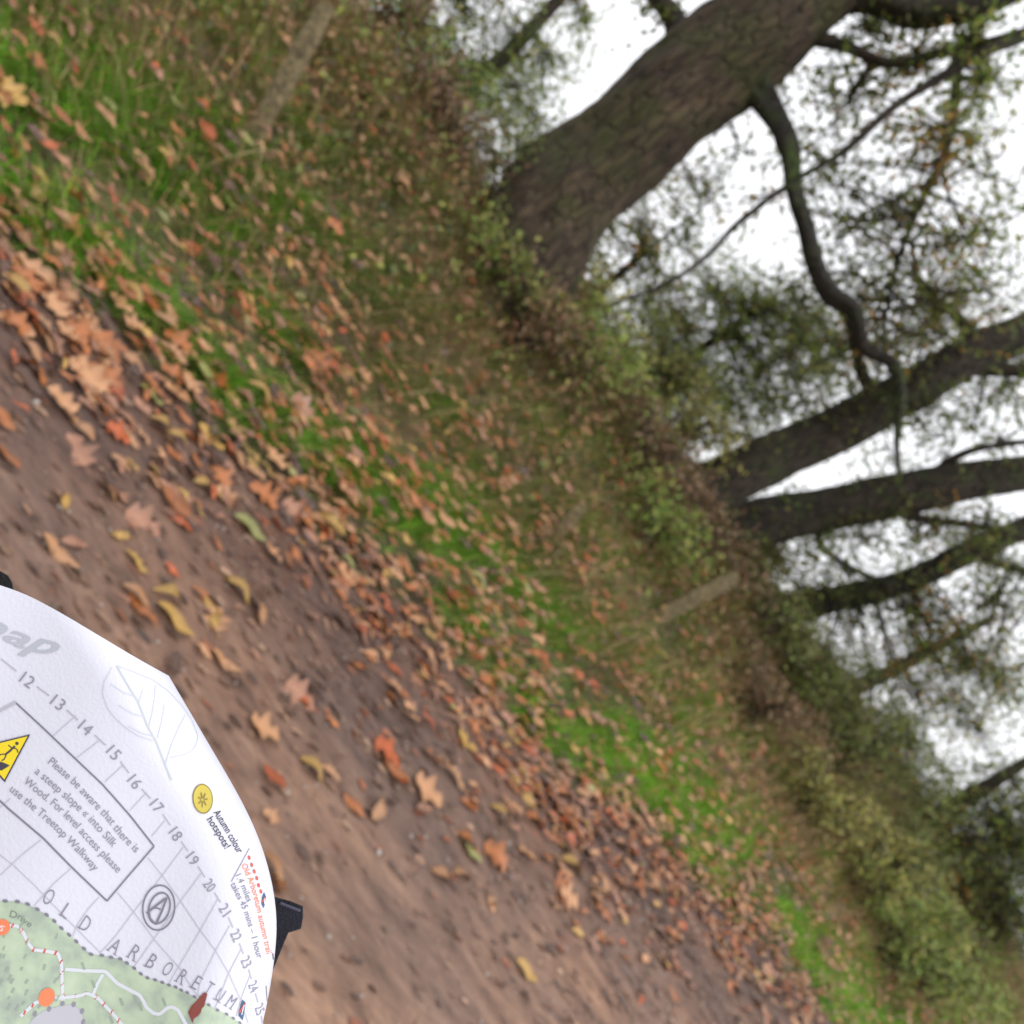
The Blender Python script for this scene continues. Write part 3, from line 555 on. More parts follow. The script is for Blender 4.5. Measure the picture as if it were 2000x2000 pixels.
# ------------------------------------------------------------------ shrubs on the bank
def shrub(x, y, d, hgt, wid, pal, name, label, nst=26, nlf=1500, size=.05):
    P = pix(x, y, d); b = np.array([P[0], P[1], ground_h(P[0], P[1])]); root = empty(name, b, label, 'shrub', 'bushes growing on the bank'); st = Wood(); lv = Leaves()
    for i in range(nst):
        a = RNG.uniform(0, 6.28); e = np.array([math.cos(a) * wid * RNG.uniform(.2, 1), math.sin(a) * wid * RNG.uniform(.2, .8), hgt * RNG.uniform(.55, 1.1)])
        m = e * np.array([.35, .35, .75]) + RNG.normal(0, .05, 3); tip = e + np.array([e[0] * .3, e[1] * .3, -hgt * RNG.uniform(0, .3)])
        C, _ = st.tube([b - [0, 0, .05] + RNG.normal(0, .06, 3) * [1, 1, 0], b + m, b + e, b + tip], [.012, .009, .005, .002], 4, 4)
        k = nlf // nst; ii = RNG.integers(2, len(C), k); pc = np.array(PAL[pal])[RNG.integers(0, 4, k)] * RNG.uniform(.6, 1.2, (k, 1))
        lv.add(C[ii] + RNG.normal(0, .07, (k, 3)), rnd_unit(k), norm(RNG.normal(0, .7, (k, 3)) + np.array([0, -.3, .8])), RNG.uniform(.6, 1.3, k) * size, pc)
    st.build('stems', M_TWIG, root, b); lv.build('foliage', M_SHRUB, root, b); return root
SH = [(1010, 660, 6.9, .55, .7, 'brown', 'bracken_clump', 'brown bracken clump in front of the foot of the big oak'), (905, 575, 6.9, .5, .6, 'green', 'bramble_bush', 'green bramble in front of the left side of the big oak foot'),
      (1090, 610, 7.0, .45, .5, 'yellow', 'hazel_bush', 'small yellowish bush against the right side of the big oak foot'),
      (1990, 1830, 9.6, 1.0, 1.2, 'green', 'holly_bush', 'green bush at the right border near the lower corner'),
      (1850, 1640, 10.6, .9, 1.2, 'dark', 'holly_bush', 'dark bush behind the green bramble at lower right'),
      (640, 330, 8.2, .7, .8, 'green', 'bramble_bush', 'low green bramble left of the slim grey tree'),
      (500, 250, 8.0, .7, .9, 'brown', 'bracken_clump', 'brown bracken clump behind the leaning post near the top border'),
      (700, 400, 7.4, .5, .8, 'brown', 'bracken_clump', 'brown bracken clump below the slim grey tree'),
      (850, 500, 7.6, .7, .8, 'dark', 'holly_bush', 'dark bush touching the left side of the big oak'),
      (940, 480, 8.6, 1.2, .9, 'dark', 'holly_bush', 'dark bush behind the foot of the big oak'),
      (1100, 650, 8.4, .6, .7, 'yellow', 'hazel_bush', 'yellowish bush right of the foot of the big oak'),
      (1060, 780, 7.6, .6, .8, 'green', 'bramble_bush', 'green bramble on the bank below the yellowish bush'),
      (1190, 790, 9.4, .9, .8, 'dark', 'holly_bush', 'dark bush below the small green leafed tree'),
      (1280, 880, 9.3, .8, .8, 'yellow', 'hazel_bush', 'olive yellow bush left of the middle oak stem'),
      (1180, 940, 8.2, .6, .9, 'brown', 'bracken_clump', 'brown bracken clump left of the foot of the middle oak stem'),
      (1330, 1080, 8.8, .6, .9, 'brown', 'bracken_clump', 'reddish brown bracken clump in front of the oak stems'),
      (1250, 1050, 7.8, .5, .8, 'green', 'bramble_bush', 'green bramble in front of the oak stems'),
      (1440, 1130, 10.6, .8, .7, 'yellow', 'hazel_bush', 'pale bush at the foot of the lowest oak stem'),
      (1470, 1250, 9.6, .8, .9, 'dark', 'holly_bush', 'dark bush right of the short leaning post'),
      (1560, 1330, 10.2, .7, 1.0, 'dark', 'holly_bush', 'dark bush in front of the bushy grey green tree'),
      (1480, 1380, 8.6, .6, .9, 'brown', 'bracken_clump', 'dull brown bracken clump low on the right part of the bank'),
      (1660, 1460, 10.4, 1.2, 1.3, 'dark', 'bramble_bush', 'dark bramble right of the dull brown bracken'),
      (1600, 1560, 9.0, .7, 1.0, 'yellow', 'hazel_bush', 'olive bush above the grass near the lower right'),
      (1760, 1660, 9.6, .9, 1.1, 'yellow', 'holly_bush', 'olive bush under the dense leafy tree at right border'),
      (1880, 1800, 9.0, .8, 1.1, 'green', 'bramble_bush', 'green bramble nearest the lower right corner'),
      (380, 90, 7.4, .7, .9, 'dark', 'holly_bush', 'dark bush at the top border left of the leaning post')]
for a in SH: shrub(*a, nlf=int(1700 * a[3] * a[4] + 500))

for a in STICKS: stick(*a)
# ------------------------------------------------------------------ wooden posts and a fallen rail
M_POST = flat('weathered_wood', (.13, .10, .05), .9, .8, 30, .7)
def beam(name, x0, y0, x1, y1, d, wpx, label, cat, depth=.07, d1=None, ground=True):
    hg = hit_ground(x0, y0); d = float((hg - np.array(EYE)) @ np.array(FW)) - .05; d1 = d + (.25 if not ground else 0)
    a = pix(x0, y0, d); b = pix(x1, y1, d1 or d); ax = b - a; L = np.linalg.norm(ax); ax = ax / L
    side = norm(np.cross(ax, np.array(FW))[None])[0]; dn = np.cross(side, ax); wd = wpx / 2 * d / FPX; V = []; F = []; m = 12
    down = .35 if ground else 0
    prof = [(-1, -.8), (-.8, -1), (.8, -1), (1, -.8), (1, .8), (.8, 1), (-.8, 1), (-1, .8)]
    for i in range(m + 1):
        t = i / m; c = a - ax * down * (1 - t) + ax * L * t; wob = 1 + .05 * math.sin(i * 2.1) + .03 * math.sin(i * 5); tp = .8 if i in (0, m) else 1
        for px_, py_ in prof: V.append(c + side * px_ * wd * wob * tp + dn * py_ * depth / 2 * wob * tp)
    for i in range(m):
        for j in range(8): F.append((i * 8 + j, i * 8 + (j + 1) % 8, i * 8 + 8 + (j + 1) % 8, i * 8 + 8 + j))
    V = np.array(V); me = mesh_np(name, V - a, [np.array(F), np.array([list(range(8)), list(range(8 * m + 7, 8 * m - 1, -1))])], smooth=False)
    return tag(obj(name, me, M_POST, None, a), label, cat)
beam('wooden_post', 490, 275, 640, 10, 6.2, 34, 'leaning weathered post near the top border on the left', 'post', .07)
beam('fallen_rail', 300, 40, 470, 225, 6.0, 26, 'weathered rail lying against the leaning post', 'rail', .05, 6.3, False)
beam('wooden_post', 1080, 1052, 1140, 985, 6.6, 24, 'short stub of post in the middle of the bank', 'post', .05)
beam('wooden_post', 1285, 1205, 1440, 1125, 6.9, 30, 'weathered post standing in front of the lowest oak stem', 'post', .06)

# ------------------------------------------------------------------ the folded paper map held below the camera
SIL = np.array([(1250, 280), (1323, 332), (1440, 400), (1519, 447), (1603, 494), (1691, 526), (1775, 542), (1817, 544), (1868, 537), (1938, 527), (1999, 514), (2100, 486), (2300, 410), (2600, 280)], float)
SIL = np.vstack([[(1000, 110)], SIL])
CURL = 130.0
def map_depth(x, y):
    x = np.asarray(x, float); y = np.asarray(y, float)
    base = .372 + .00004 * ((x - 250) * .81 + (1700 - y) * .59)
    q = np.clip((np.interp(y, SIL[:, 0], SIL[:, 1]) - x) * .9, 0, CURL)
    Rm = CURL * .38 / FPX
    return base + Rm * (1 - np.sqrt(np.clip(1 - (1 - q / CURL) ** 2, 0, 1))) + .002 * np.sin(x * .012 + y * .006)
TOPE = [(-700, 900), (-400, 1010), (-150, 1095), (0, 1143), (47, 1158), (116, 1195), (198, 1244), (256, 1279), (300, 1304), (330, 1320)]
RIG = [(SIL_x, SIL_y) for SIL_y, SIL_x in SIL[3:]]
def resample(P, step):
    P = np.array(P, float); out = []
    L = np.concatenate([[0], np.cumsum(np.linalg.norm(np.diff(P, axis=0), axis=1))]); t = np.linspace(0, L[-1], int(L[-1] / step) + 2)
    return np.stack([np.interp(t, L, P[:, 0]), np.interp(t, L, P[:, 1])], -1)
def smooth2(P, it=6):
    P = P.copy()
    for _ in range(it): P[1:-1] = (P[:-2] + 2 * P[1:-1] + P[2:]) / 4
    return P
BND = np.vstack([smooth2(resample(TOPE, 14)), smooth2(resample([(331, 1322)] + RIG, 14), 22)])
vv = np.concatenate([[0], np.geomspace(1.5, 1150, 60)])
G = BND[:, None] + vv[None, :, None] * np.array([-.72, .69])
V = pixv(G[..., 0], G[..., 1], map_depth(G[..., 0], G[..., 1]))
map_origin = pix(120, 1750, .372)
map_root = empty('paper_map', map_origin, 'curled white paper trail map held out over the path', 'map')
M_PAPER = flat('white_paper', (.64, .64, .73), .6, .08, 600)
nb, nv = G.shape[:2]; idx = np.arange(nb * nv).reshape(nb, nv); F = np.stack([idx[:-1, :-1], idx[1:, :-1], idx[1:, 1:], idx[:-1, 1:]], -1).reshape(-1, 4)
Vp = V.reshape(-1, 3)
# the part of the sheet that rolls away behind the right side
k0 = len(resample(TOPE, 14)); rb = BND[k0:]; al = np.linspace(0, R(75), 10); Rm = CURL * .38 / FPX
back = []
for (x, y) in rb:
    d0 = float(map_depth(x - 1e-6, y)); 
    back.append([pix(x - CURL / .9 * (1 - math.cos(a)) * .6, y + 10 * a, d0 + Rm * math.sin(a)) for a in al])
back = np.array(back); nb2 = len(rb); i2 = len(Vp) + np.arange(nb2 * 10).reshape(nb2, 10)
F2 = np.stack([i2[:-1, :-1], i2[:-1, 1:], i2[1:, 1:], i2[1:, :-1]], -1).reshape(-1, 4)
paper = obj('paper_sheet', mesh_np('paper_sheet', np.vstack([Vp, back.reshape(-1, 3)]) - map_origin, [F, F2]), M_PAPER, map_root)

class Print:
    """flat printed marks that lie on the sheet"""
    def __init__(s, lift=.0003): s.V = []; s.F = []; s.M = []; s.lift = lift
    def poly(s, pts, mi=0):
        o = len(s.V); s.V += [tuple(p) for p in pts]; s.F.append(tuple(range(o, o + len(pts)))); s.M.append(mi)
    def line(s, pts, w, mi=0, step=10):
        P = resample(pts, step); T = np.gradient(P, axis=0); T = T / np.maximum(np.linalg.norm(T, axis=1, keepdims=True), 1e-6); Nn = np.stack([-T[:, 1], T[:, 0]], -1) * w / 2
        for i in range(len(P) - 1): s.poly([P[i] - Nn[i], P[i + 1] - Nn[i + 1], P[i + 1] + Nn[i + 1], P[i] + Nn[i]], mi)
    def ring(s, c, a, b, rot, w, mi=0, n=40):
        pts = [(c[0] + a * math.cos(t) * math.cos(rot) - b * math.sin(t) * math.sin(rot), c[1] + a * math.cos(t) * math.sin(rot) + b * math.sin(t) * math.cos(rot)) for t in np.linspace(0, 2 * math.pi, n)]
        s.line(pts, w, mi, 3)
    def disc(s, c, a, b, rot, mi=0, n=24):
        s.poly([(c[0] + a * math.cos(t) * math.cos(rot) - b * math.sin(t) * math.sin(rot), c[1] + a * math.cos(t) * math.sin(rot) + b * math.sin(t) * math.cos(rot)) for t in np.linspace(0, 2 * math.pi, n, endpoint=False)], mi)
    def text(s, txt, path, h, mi=0, upv=None, bold=0.0, italic=0.0):
        """text centred on a pixel path, stretched to fill it; h is the capital height in pixels"""
        cu = bpy.data.curves.new('t', 'FONT'); cu.body = txt; cu.size = 1; cu.resolution_u = 3; cu.offset = bold; cu.shear = italic
        to = bpy.data.objects.new('t', cu); col.objects.link(to); me = bpy.data.meshes.new_from_object(to.evaluated_get(bpy.context.evaluated_depsgraph_get()))
        vs = np.array([v.co[:2] for v in me.vertices]); fs = [tuple(p.vertices) for p in me.polygons]
        bpy.data.objects.remove(to); bpy.data.curves.remove(cu); bpy.data.meshes.remove(me)
        if len(vs) == 0: return
        x0, x1 = vs[:, 0].min(), vs[:, 0].max(); P = np.array(path, float); L = np.concatenate([[0], np.cumsum(np.linalg.norm(np.diff(P, axis=0), axis=1))])
        t = (vs[:, 0] - x0) / (x1 - x0) * L[-1]; px = np.interp(t, L, P[:, 0]); py = np.interp(t, L, P[:, 1])
        e = L[-1] * .08 + .5; dx = np.interp(t + e, L, P[:, 0], right=P[-1, 0] + (P[-1, 0] - P[-2, 0]) * e / max(L[-1] - L[-2], .1)) - np.interp(t - e, L, P[:, 0], left=P[0, 0] - (P[1, 0] - P[0, 0]) * e / max(L[1], .1))
        dy = np.interp(t + e, L, P[:, 1], right=P[-1, 1] + (P[-1, 1] - P[-2, 1]) * e / max(L[-1] - L[-2], .1)) - np.interp(t - e, L, P[:, 1], left=P[0, 1] - (P[1, 1] - P[0, 1]) * e / max(L[1], .1))
        dn = np.hypot(dx, dy) + 1e-6; ux, uy = (dy / dn, -dx / dn) if upv is None else upv
        yy = (vs[:, 1] - .36) / .72 * h
        o = len(s.V); s.V += list(zip(px + ux * yy, py + uy * yy)); s.F += [tuple(o + i for i in f) for f in fs]; s.M += [mi] * len(fs)
    def build(s, name, mats):
        P = np.array(s.V, float); Vw = pixv(P[:, 0], P[:, 1], map_depth(P[:, 0], P[:, 1]) - s.lift) - map_origin
        me = bpy.data.meshes.new(name); me.from_pydata([tuple(v) for v in Vw], [], s.F); me.update(); me.polygons.foreach_set('material_index', np.array(s.M, np.int32))
        return obj(name, me, mats, map_root)
INK = flat('grey_ink', (.20, .19, .24), .6); INKL = flat('pale_grey_ink', (.44, .43, .50), .6); INKG = flat('faint_grid_ink', (.47, .46, .53), .6); INKD = flat('dark_ink', (.05, .045, .07), .6)
YEL = flat('yellow_ink', (.80, .62, .02), .5); GOLD = flat('gold_ink', (.50, .40, .055), .5); RED = flat('red_ink', (.55, .09, .06), .5); ORG = flat('orange_ink', (.85, .22, .10), .5)
BLU = flat('blue_ink', (.05, .10, .20), .5); FAINT = flat('faint_leaf_ink', (.53, .55, .61), .6); WHI = flat('white_ink', (.62, .64, .70), .6); LIL = flat('lilac_ink', (.47, .47, .52), .6)
GREY = flat('title_ink', (.42, .44, .50), .6); BRN = flat('brown_ink', (.22, .05, .04), .5)
GRN, t, b = newmat('map_green'); mp = mapped(t, .6, (60, 110, 60)); nz = N(t, 'ShaderNodeTexNoise', Scale=1.4, Detail=5.0); t.links.new(mp.outputs[0], nz.inputs['Vector'])
t.links.new(ramp(t, nz.outputs[0], [(.35, (.33, .39, .33)), (.5, (.42, .51, .38)), (.7, (.49, .58, .43))]).outputs[0], b.inputs['Base Color'])

# green mapped ground with paths, dotted boundary
dots = [(-60, 1764), (-36, 1761), (-13, 1759), (10, 1760), (34, 1761), (54, 1766), (73, 1776), (91, 1787), (106, 1799), (120, 1813), (135, 1826), (149, 1839), (164, 1853), (178, 1864), (199, 1866), (217, 1870), (235, 1873), (248, 1881), (262, 1891), (275, 1902), (288, 1910), (303, 1914), (317, 1919), (330, 1924), (343, 1928), (354, 1934), (366, 1939), (380, 1947), (394, 1955), (408, 1963), (425, 1973), (443, 1981), (456, 1989), (469, 1998), (480, 2008), (490, 2022)]
g = Print(.00015); line = resample(dots, 8)
for i in range(len(line) - 1):
    a, b2 = line[i], line[i + 1]; prev = (a, b2)
    for v1 in range(0, 300, 12):
        d_ = np.array([-.3, .954]); q = [prev[0], prev[1], b2 + d_ * (v1 + 12), a + d_ * (v1 + 12)]; g.poly(q); prev = (q[3], q[2])
g.build('green_map_area', GRN)
p = Print(.0003)
p.poly([(40, 2030), (62, 1992), (84, 1975), (112, 1966), (135, 1962), (152, 1968), (162, 1985), (160, 2030)], 2)
p.line([(127, 1893), (165, 1896), (205, 1897), (212, 1903), (228, 1920), (250, 1932), (272, 1943), (280, 1955), (286, 1968), (300, 1979), (312, 1981), (326, 1969), (336, 1966), (348, 1973), (360, 1995), (375, 2025)], 7, 0, 5)
p.line([(201, 1903), (190, 1922), (181, 1945)], 6, 0, 5)
trail = [(-30, 1815), (8, 1808), (33, 1808), (46, 1822), (55, 1843), (66, 1855), (93, 1858), (113, 1862), (120, 1880), (121, 1908), (122, 1932), (123, 1955)]
tr2 = [(40, 1985), (70, 1958), (105, 1950), (150, 1946), (172, 1940), (192, 1950), (206, 1965), (225, 1985), (245, 2010)]
for T_ in (trail, tr2):
    p.line(T_, 6.5, 0, 5); RS = resample(T_, 11)
    for i in range(1, len(RS) - 1, 2):
        dd = RS[i + 1] - RS[i]; p.line([RS[i] - np.array([3, -6]) * .7, RS[i] + np.array([3, -6]) * .7], 4, 1, 30)
p.build('printed_paths', [WHI, RED, LIL])
p = Print(.00035); rr = random.Random(4)
for i in range(46):
    x, y = rr.uniform(-30, 120), rr.uniform(1790, 1990)
    if y > 1775 + max(0, x - 40) * .8 and abs(x - 121) > 8: p.line([(x, y), (x + rr.uniform(3, 7), y - rr.uniform(6, 12))], rr.uniform(2.5, 5), 0, 20)
for x, y in ((262, 1945), (272, 1960), (235, 1950), (215, 1985), (300, 2000), (318, 1950), (180, 1915), (160, 1880)): p.line([(x, y), (x + 5, y + 14)], 5, 0, 20)
for x, y in ((68, 1980), (96, 1971), (122, 1960), (144, 1962), (160, 1975), (162, 1996)): p.disc((x, y), 4, 6, .4, 1, 10)
p.text('Drive', [(20, 1784), (38, 1789), (62, 1807)], 14, 2)
p.build('map_tree_marks', [flat('sage_ink', (.30, .36, .31), .6), flat('slate_ink', (.26, .25, .32), .6), flat('lane_name_ink', (.20, .24, .21), .6)])
p = Print(.0004)
for i, (x, y) in enumerate(dots): 
    a, b2 = dots[max(i - 1, 0)], dots[min(i + 1, len(dots) - 1)]; th = math.atan2(b2[1] - a[1], b2[0] - a[0])
    p.disc((x, y), 5.6 - i * .06, 3.6 - i * .03, th, 0, 10)
p.build('dotted_boundary', INK)
for (x, y, a, b2, n_) in ((4, 1811, 15, 16, '6'), (91, 1948, 15, 19, '5')):
    p = Print(.0005); p.disc((x, y), a, b2, .5, 0); p.text(n_, [(x - 4, y - 3), (x + 3, y + 5)], 14, 1); p.build('orange_marker', [ORG, WHI])
# grid and numbered rule
NUM = {12: (54, 1328), 13: (114, 1372), 14: (168, 1421), 15: (223, 1470), 16: (264, 1527), 17: (307, 1574), 18: (344, 1629), 19: (377, 1677), 20: (410, 1729), 21: (440, 1777), 22: (462, 1827), 23: (482, 1879), 24: (496, 1927), 25: (508, 1971)}
row = np.array([(-20, 1270)] + [NUM[k] for k in sorted(NUM)] + [(516, 2015)], float)
p = Print(.0003); nums = Print(.0004)
sm = lambda k: np.array([np.interp(k, np.arange(11, 27), row[:, 0]), np.interp(k, np.arange(11, 27), row[:, 1])])
for k in range(11, 26): p.line([sm(k + .30), sm(k + .70)], 3.2 if k < 17 else 2.6, 0, 6)
for k in NUM:
    c = np.array(NUM[k]); tdir = sm(k + .25) - sm(k - .25); tdir = tdir / np.linalg.norm(tdir); hw = 13 - .35 * (k - 12)
    sq = np.interp(k, [16, 25], [0, .55]); upx = np.array([tdir[1], -tdir[0]]) * (1 - sq) + np.array([.5, -.85]) * sq; upx = upx / np.linalg.norm(upx)
    nums.text(str(k), [c - tdir * hw, c + tdir * hw], 25 - .35 * (k - 12), 0, tuple(upx))
nums.build('rule_numbers', flat('number_ink', (.28, .27, .33), .6))
tl = [[(149, 1397), (116, 1426), (101, 1440)], [(193, 1447), (150, 1480)], [(242, 1493), (205, 1527)], [(285, 1549), (254, 1583)], [(322, 1603), (296, 1634)], [(358, 1655), (317, 1710), (258, 1785), (224, 1831), (195, 1862)], [(393, 1706), (347, 1768), (300, 1835), (262, 1888)],
      [(425, 1757), (391, 1817), (358, 1873), (330, 1920)], [(449, 1808), (421, 1857), (392, 1915), (385, 1945)], [(471, 1855), (447, 1901), (430, 1945), (420, 1970)], [(489, 1905), (473, 1945), (462, 1985)], [(20, 1560), (-40, 1610)], [(80, 1640), (40, 1672), (0, 1710), (-40, 1745)], [(138, 1697), (104, 1727), (66, 1770)], [(193, 1753), (170, 1778), (150, 1808), (142, 1830)]]
for L_ in tl: p.line(L_, 1.5, 1, 10)
sl_ = [[(289, 1675), (317, 1710), (347, 1752), (391, 1817), (421, 1857), (447, 1901), (470, 1952), (485, 1998)], [(229, 1743), (258, 1777), (305, 1840), (352, 1893), (380, 1938), (400, 1958)], [(-40, 1640), (0, 1670), (26, 1690), (75, 1737), (135, 1800), (195, 1860)]]
for L_ in sl_: p.line(L_, 1.7, 1, 10)
p.build('grid_lines', [INKL, INKG])
# warning box
p = Print(.0004)
p.line([(30, 1372), (80, 1418), (145, 1480), (200, 1532), (254, 1593), (301, 1653)], 3.4, 0, 8); p.line([(301, 1653), (255, 1706), (209, 1760)], 3.0, 0, 8); p.line([(209, 1760), (139, 1693), (84, 1637), (18, 1581), (-40, 1528)], 3.6, 0, 8); p.line([(31, 1371), (-10, 1393), (-60, 1420)], 6, 1, 8)
p.build('warning_frame', [INK, INKL])
p = Print(.0004)
p.text('Please be aware that there is', [(98, 1484), (120, 1502), (150, 1529), (181, 1562), (214, 1596), (241, 1631), (270, 1660)], 17)
p.text('a steep slope \u00ab into Silk', [(72, 1503), (103, 1529), (143, 1564), (173, 1592), (191, 1611), (226, 1650)], 17)
p.text('Wood. For level access please', [(50, 1522), (72, 1540), (110, 1571), (140, 1598), (176, 1638), (235, 1700)], 17)
p.text('use the Treetop Walkway', [(23, 1538), (65, 1573), (107, 1609), (163, 1666), (190, 1697)], 17)
p.build('warning_text', [flat('text_ink', (.27, .26, .32), .6)])
p = Print(.0004)
A, B, C_ = np.array((59, 1434.)), np.array((9, 1528.)), np.array((-50, 1461.)); ce = (A + B + C_) / 3
p.poly([A, B, C_], 1)
p.build('warning_triangle_border', [INKD, INKD])
p = Print(.0006); p.poly([ce + (v_ - ce) * .90 for v_ in (A, B, C_)], 0)
q_ = Print(.0008); q_.poly([(-14, 1484), (6, 1489), (19, 1495), (3, 1505), (-14, 1500)], 0); q_.disc((33, 1452), 3.4, 3.4, 0, 0); q_.line([(29, 1457), (20, 1466), (10, 1474)], 4, 0, 4); q_.line([(24, 1460), (33, 1463), (35, 1470)], 2.2, 0, 4); q_.line([(23, 1461), (16, 1455)], 2.2, 0, 4); q_.line([(12, 1473), (9, 1482), (3, 1486)], 2.4, 0, 4); q_.line([(12, 1473), (2, 1473), (-4, 1478)], 2.4, 0, 4)
p.build('warning_triangle', [YEL]); q_.build('falling_person_symbol', [INKD])
# big spaced lettering
p = Print(.0004)
for ch, x, y, h, tw in (('O', 96, 1751, 34, 18), ('L', 131, 1779, 31, 15), ('D', 168, 1804, 32, 17), ('A', 226, 1847, 32, 18), ('R', 264, 1860, 32, 16), ('B', 297, 1877, 32, 14), ('O', 328, 1892, 31, 15), ('R', 357, 1907, 31, 14), ('E', 385, 1919, 30, 12), ('T', 409, 1930, 29, 12), ('U', 431, 1943, 28, 12), ('M', 453, 1956, 28, 13)):
    td = np.array([.77, .64]) if x < 200 else np.array([.85, .53]); c = np.array([x, y]); up = np.array([.55, -.835])
    p.text(ch, [c - td * tw / 2, c + td * tw / 2], h, 0, tuple(up), -.012)
    for sx in ((-1, 1) if ch in 'ARUM' else ((-1,) if ch in 'LDBE' else ((0,) if ch == 'T' else ()))):
        f = c - up * h / 2 + td * sx * tw * .45; p.line([f - td * 3.4, f + td * 3.4], 1.6, 0, 9)
p.build('place_name', [flat('lettering_ink', (.24, .23, .29), .6)])
# round emblem
p = Print(.0005); p.ring((310, 1773), 31, 44, .12, 3); p.ring((311, 1774), 20, 31, .30, 3.4)
p.line([(286, 1784), (306, 1768), (326, 1753), (316, 1780), (304, 1806)], 4.2, 0, 6); p.line([(291, 1777), (304, 1773), (314, 1776)], 3, 0, 6); p.line([(291, 1776), (293, 1793), (304, 1806)], 3, 0, 6); p.build('round_emblem', [INK])
p = Print(.0004); p.disc((396, 1560), 20, 29.5, -.08, 1, 32); q_ = Print(.0006); q_.disc((396, 1560), 18, 27, -.08, 0, 32)
for a_ in range(7):
    th = a_ * .9 - 1.9; r1 = 12; q_.line([(396 + 3 * math.cos(th), 1562 + 3 * math.sin(th)), (396 + r1 * .8 * math.cos(th), 1562 + r1 * 1.25 * math.sin(th))], 2.2, 1, 5)
p.build('hotspot_badge_rim', [GOLD, flat('badge_rim_ink', (.25, .19, .04), .5)]); q_.build('hotspot_badge', [GOLD, flat('badge_mark_ink', (.2, .15, .04), .5)])
p = Print(.0004)
p.text('Autumn colour', [(423, 1583), (447, 1622), (471, 1664)], 15, 0, None, .008); p.text('hotspots!', [(410, 1597), (428, 1624), (446, 1655)], 15, 0, None, .008)
p.text('1.4 miles', [(466, 1708), (479, 1735), (489, 1760)], 13, 1); p.text('takes 45 mins \u2013 1 hour', [(456, 1724), (480, 1773), (491, 1806), (509, 1871)], 13, 1)
p.text('Old Arboretum autumn trail', [(477, 1687), (493, 1722), (504, 1759), (514, 1804), (527, 1862)], 12, 2, None, .006)
p.line([(487, 1657), (452, 1722)], 1.5, 1, 8)
for x, y in ((487, 1675), (492, 1689), (497, 1702), (502, 1715), (505.5, 1729), (510, 1741)): p.disc((x, y), 2.6, 4.6, -.2, 3, 12)
p.line([(533, 1862), (534, 1874)], 2, 0, 4); p.line([(520, 1925), (522, 1955)], 1.5, 1, 6)
p.build('legend_text', [INKD, INK, ORG, RED])
for pts, c1, c2 in (([(516, 1742), (520, 1752), (517, 1768), (515, 1774), (511, 1765), (512, 1752)], (519, 1752), (512, 1762)), ([(473, 1952), (480, 1958), (476, 1985), (474, 1993), (466, 1984), (470, 1962)], (479, 1960), (467, 1978))):
    p = Print(.0004); p.poly(pts, 0); q2 = Print(.0006); q2.line([c1, c2], 3, 1, 4); q2.line([(c1[0] - 2, c1[1] + 3), (c2[0] + 5, c2[1] + 4)], 2, 2, 4); p.build('trail_symbol', [BLU]); q2.build('trail_symbol_stroke', [BLU, RED, WHI])
p = Print(.0006); p.poly([(405, 1941), (399, 1938), (391, 1946), (382, 1957), (373, 1966), (367, 1978), (371, 1986), (376, 1999), (378, 1990), (387, 1984), (392, 1978), (394, 1970), (399, 1965), (402, 1953)], 0); p.build('squirrel_mark', [BRN])
# faint leaf drawing and title
p = Print(.0003)
for L_ in ([(335, 1524), (324, 1496), (305, 1447), (289, 1419), (270, 1370), (247, 1333), (228, 1300)],): p.line(L_, 3.0, 1, 8)
for L_ in ([(219, 1303), (204, 1330), (200, 1354), (210, 1384), (226, 1404), (245, 1421), (270, 1438), (300, 1447)], [(228, 1300), (262, 1312), (300, 1328), (330, 1350), (356, 1378), (376, 1408), (388, 1440), (380, 1462), (361, 1474), (332, 1480)], [(291, 1420), (298, 1392), (303, 1360), (304, 1338)], [(308, 1442), (316, 1410), (322, 1375)], [(324, 1490), (336, 1452), (350, 1420), (362, 1396)], [(272, 1372), (280, 1345)], [(282, 1400), (258, 1394), (232, 1378)], [(264, 1360), (240, 1352), (216, 1336)], [(300, 1438), (276, 1432), (250, 1418)]): p.line(L_, 1.8, 0, 8)
p.build('leaf_drawing', [FAINT, flat('faint_stem_ink', (.47, .51, .53), .6)])
p = Print(.0004); p.text('map', [(-62, 1180), (0, 1222), (50, 1247), (118, 1262)], 44, 0, (.45, -.89), .012, .35); p.build('title_lettering', [GREY])

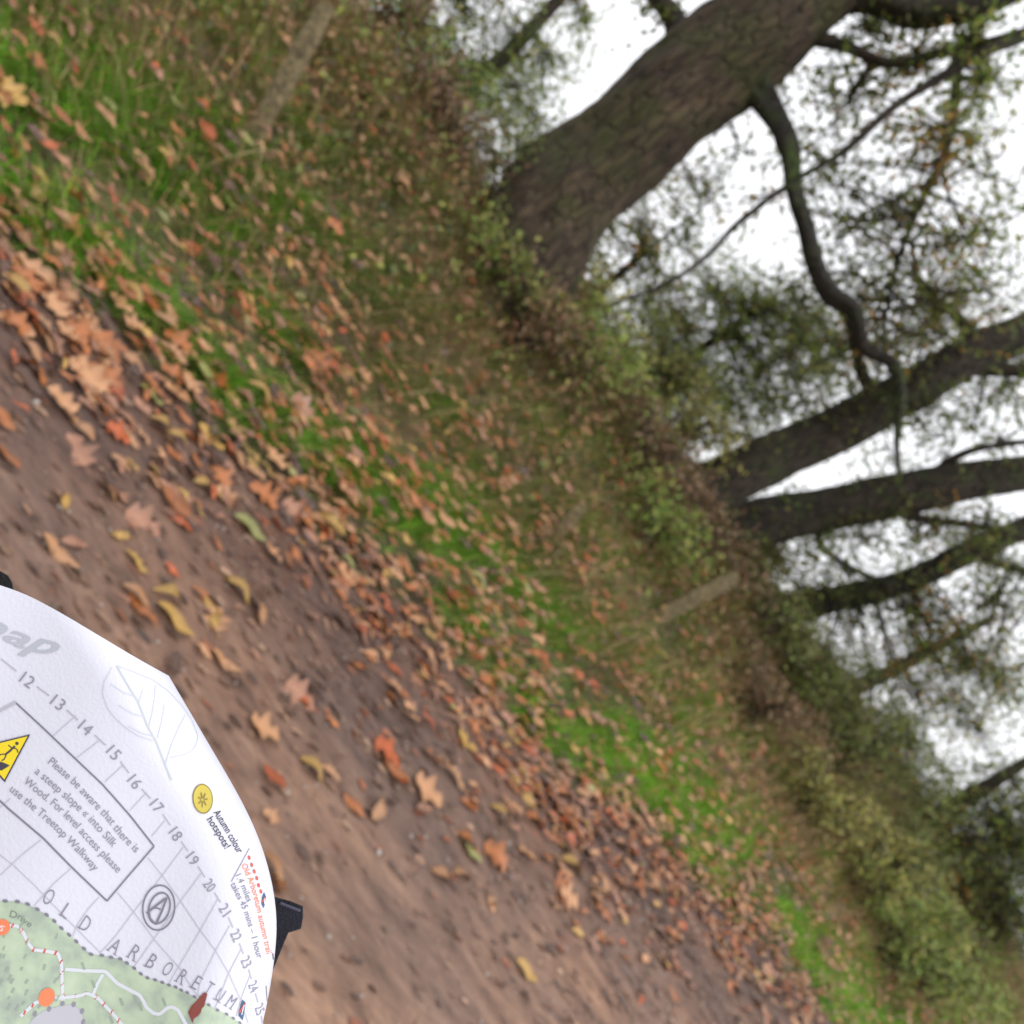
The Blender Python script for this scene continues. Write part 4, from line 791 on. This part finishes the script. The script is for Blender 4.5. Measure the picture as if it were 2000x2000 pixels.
# dark fabric pieces showing behind the map
M_NAVY = flat('navy_webbing', (.016, .017, .030), .85, .6, 900, .35)
def slab(name, pts, d0, d1, thick, parent, origin, mat=M_NAVY):
    n = len(pts); P = np.array(pts, float); dd = np.linspace(d0, d1, n) if np.isscalar(d0) else d0
    c = P.mean(0); Pi = c + (P - c) * .97
    V = np.vstack([pixv(Pi[:, 0], Pi[:, 1], dd), pixv(P[:, 0], P[:, 1], dd + thick * .3), pixv(P[:, 0], P[:, 1], dd + thick * .7), pixv(Pi[:, 0], Pi[:, 1], dd + thick)]) - origin
    F = [tuple(range(n))[::-1], tuple(range(3 * n, 4 * n))]
    for k in range(3): F += [(k * n + i, k * n + (i + 1) % n, k * n + n + (i + 1) % n, k * n + n + i) for i in range(n)]
    me = bpy.data.meshes.new(name); me.from_pydata([tuple(v) for v in V], [], F); me.update(); return obj(name, me, mat, parent)
o1 = pix(545, 1790, .45); s1 = empty('fabric_strap', o1, 'dark navy webbing strap end sticking out behind the map right side', 'strap')
slab('folded_end', [(480, 1735), (542, 1753), (568, 1760), (592, 1770), (592, 1793), (588, 1814), (566, 1821), (540, 1826), (480, 1820)], .452, .456, .004, s1, o1)
slab('strap_band', [(470, 1812), (565, 1818), (553, 1846), (538, 1884), (500, 1960), (450, 1960)], .459, .462, .003, s1, o1)
st_ = Wood()
for i in range(9):
    x_a = 548 + i * 4.2; st_.tube([pix(x_a, 1764 + i * 1.6, .4515), pix(x_a + 2.2, 1765 + i * 1.6, .4512), pix(x_a + 3, 1765.5 + i * 1.6, .452)], [.0003] * 3, 5, 2)
st_.build('stitching', flat('grey_thread', (.06, .06, .09), .8), s1, np.array(o1))
o2 = pix(0, 1135, .45); s2 = empty('fabric_strap', o2, 'black fabric corner peeping over the map top edge at the left border', 'strap')
slab('fabric_corner', [(-90, 1100), (-20, 1110), (2, 1116), (16, 1124), (24, 1138), (28, 1165), (-90, 1175)], .455, .458, .006, s2, o2, flat('black_fabric', (.010, .011, .014), .8, .5, 700))
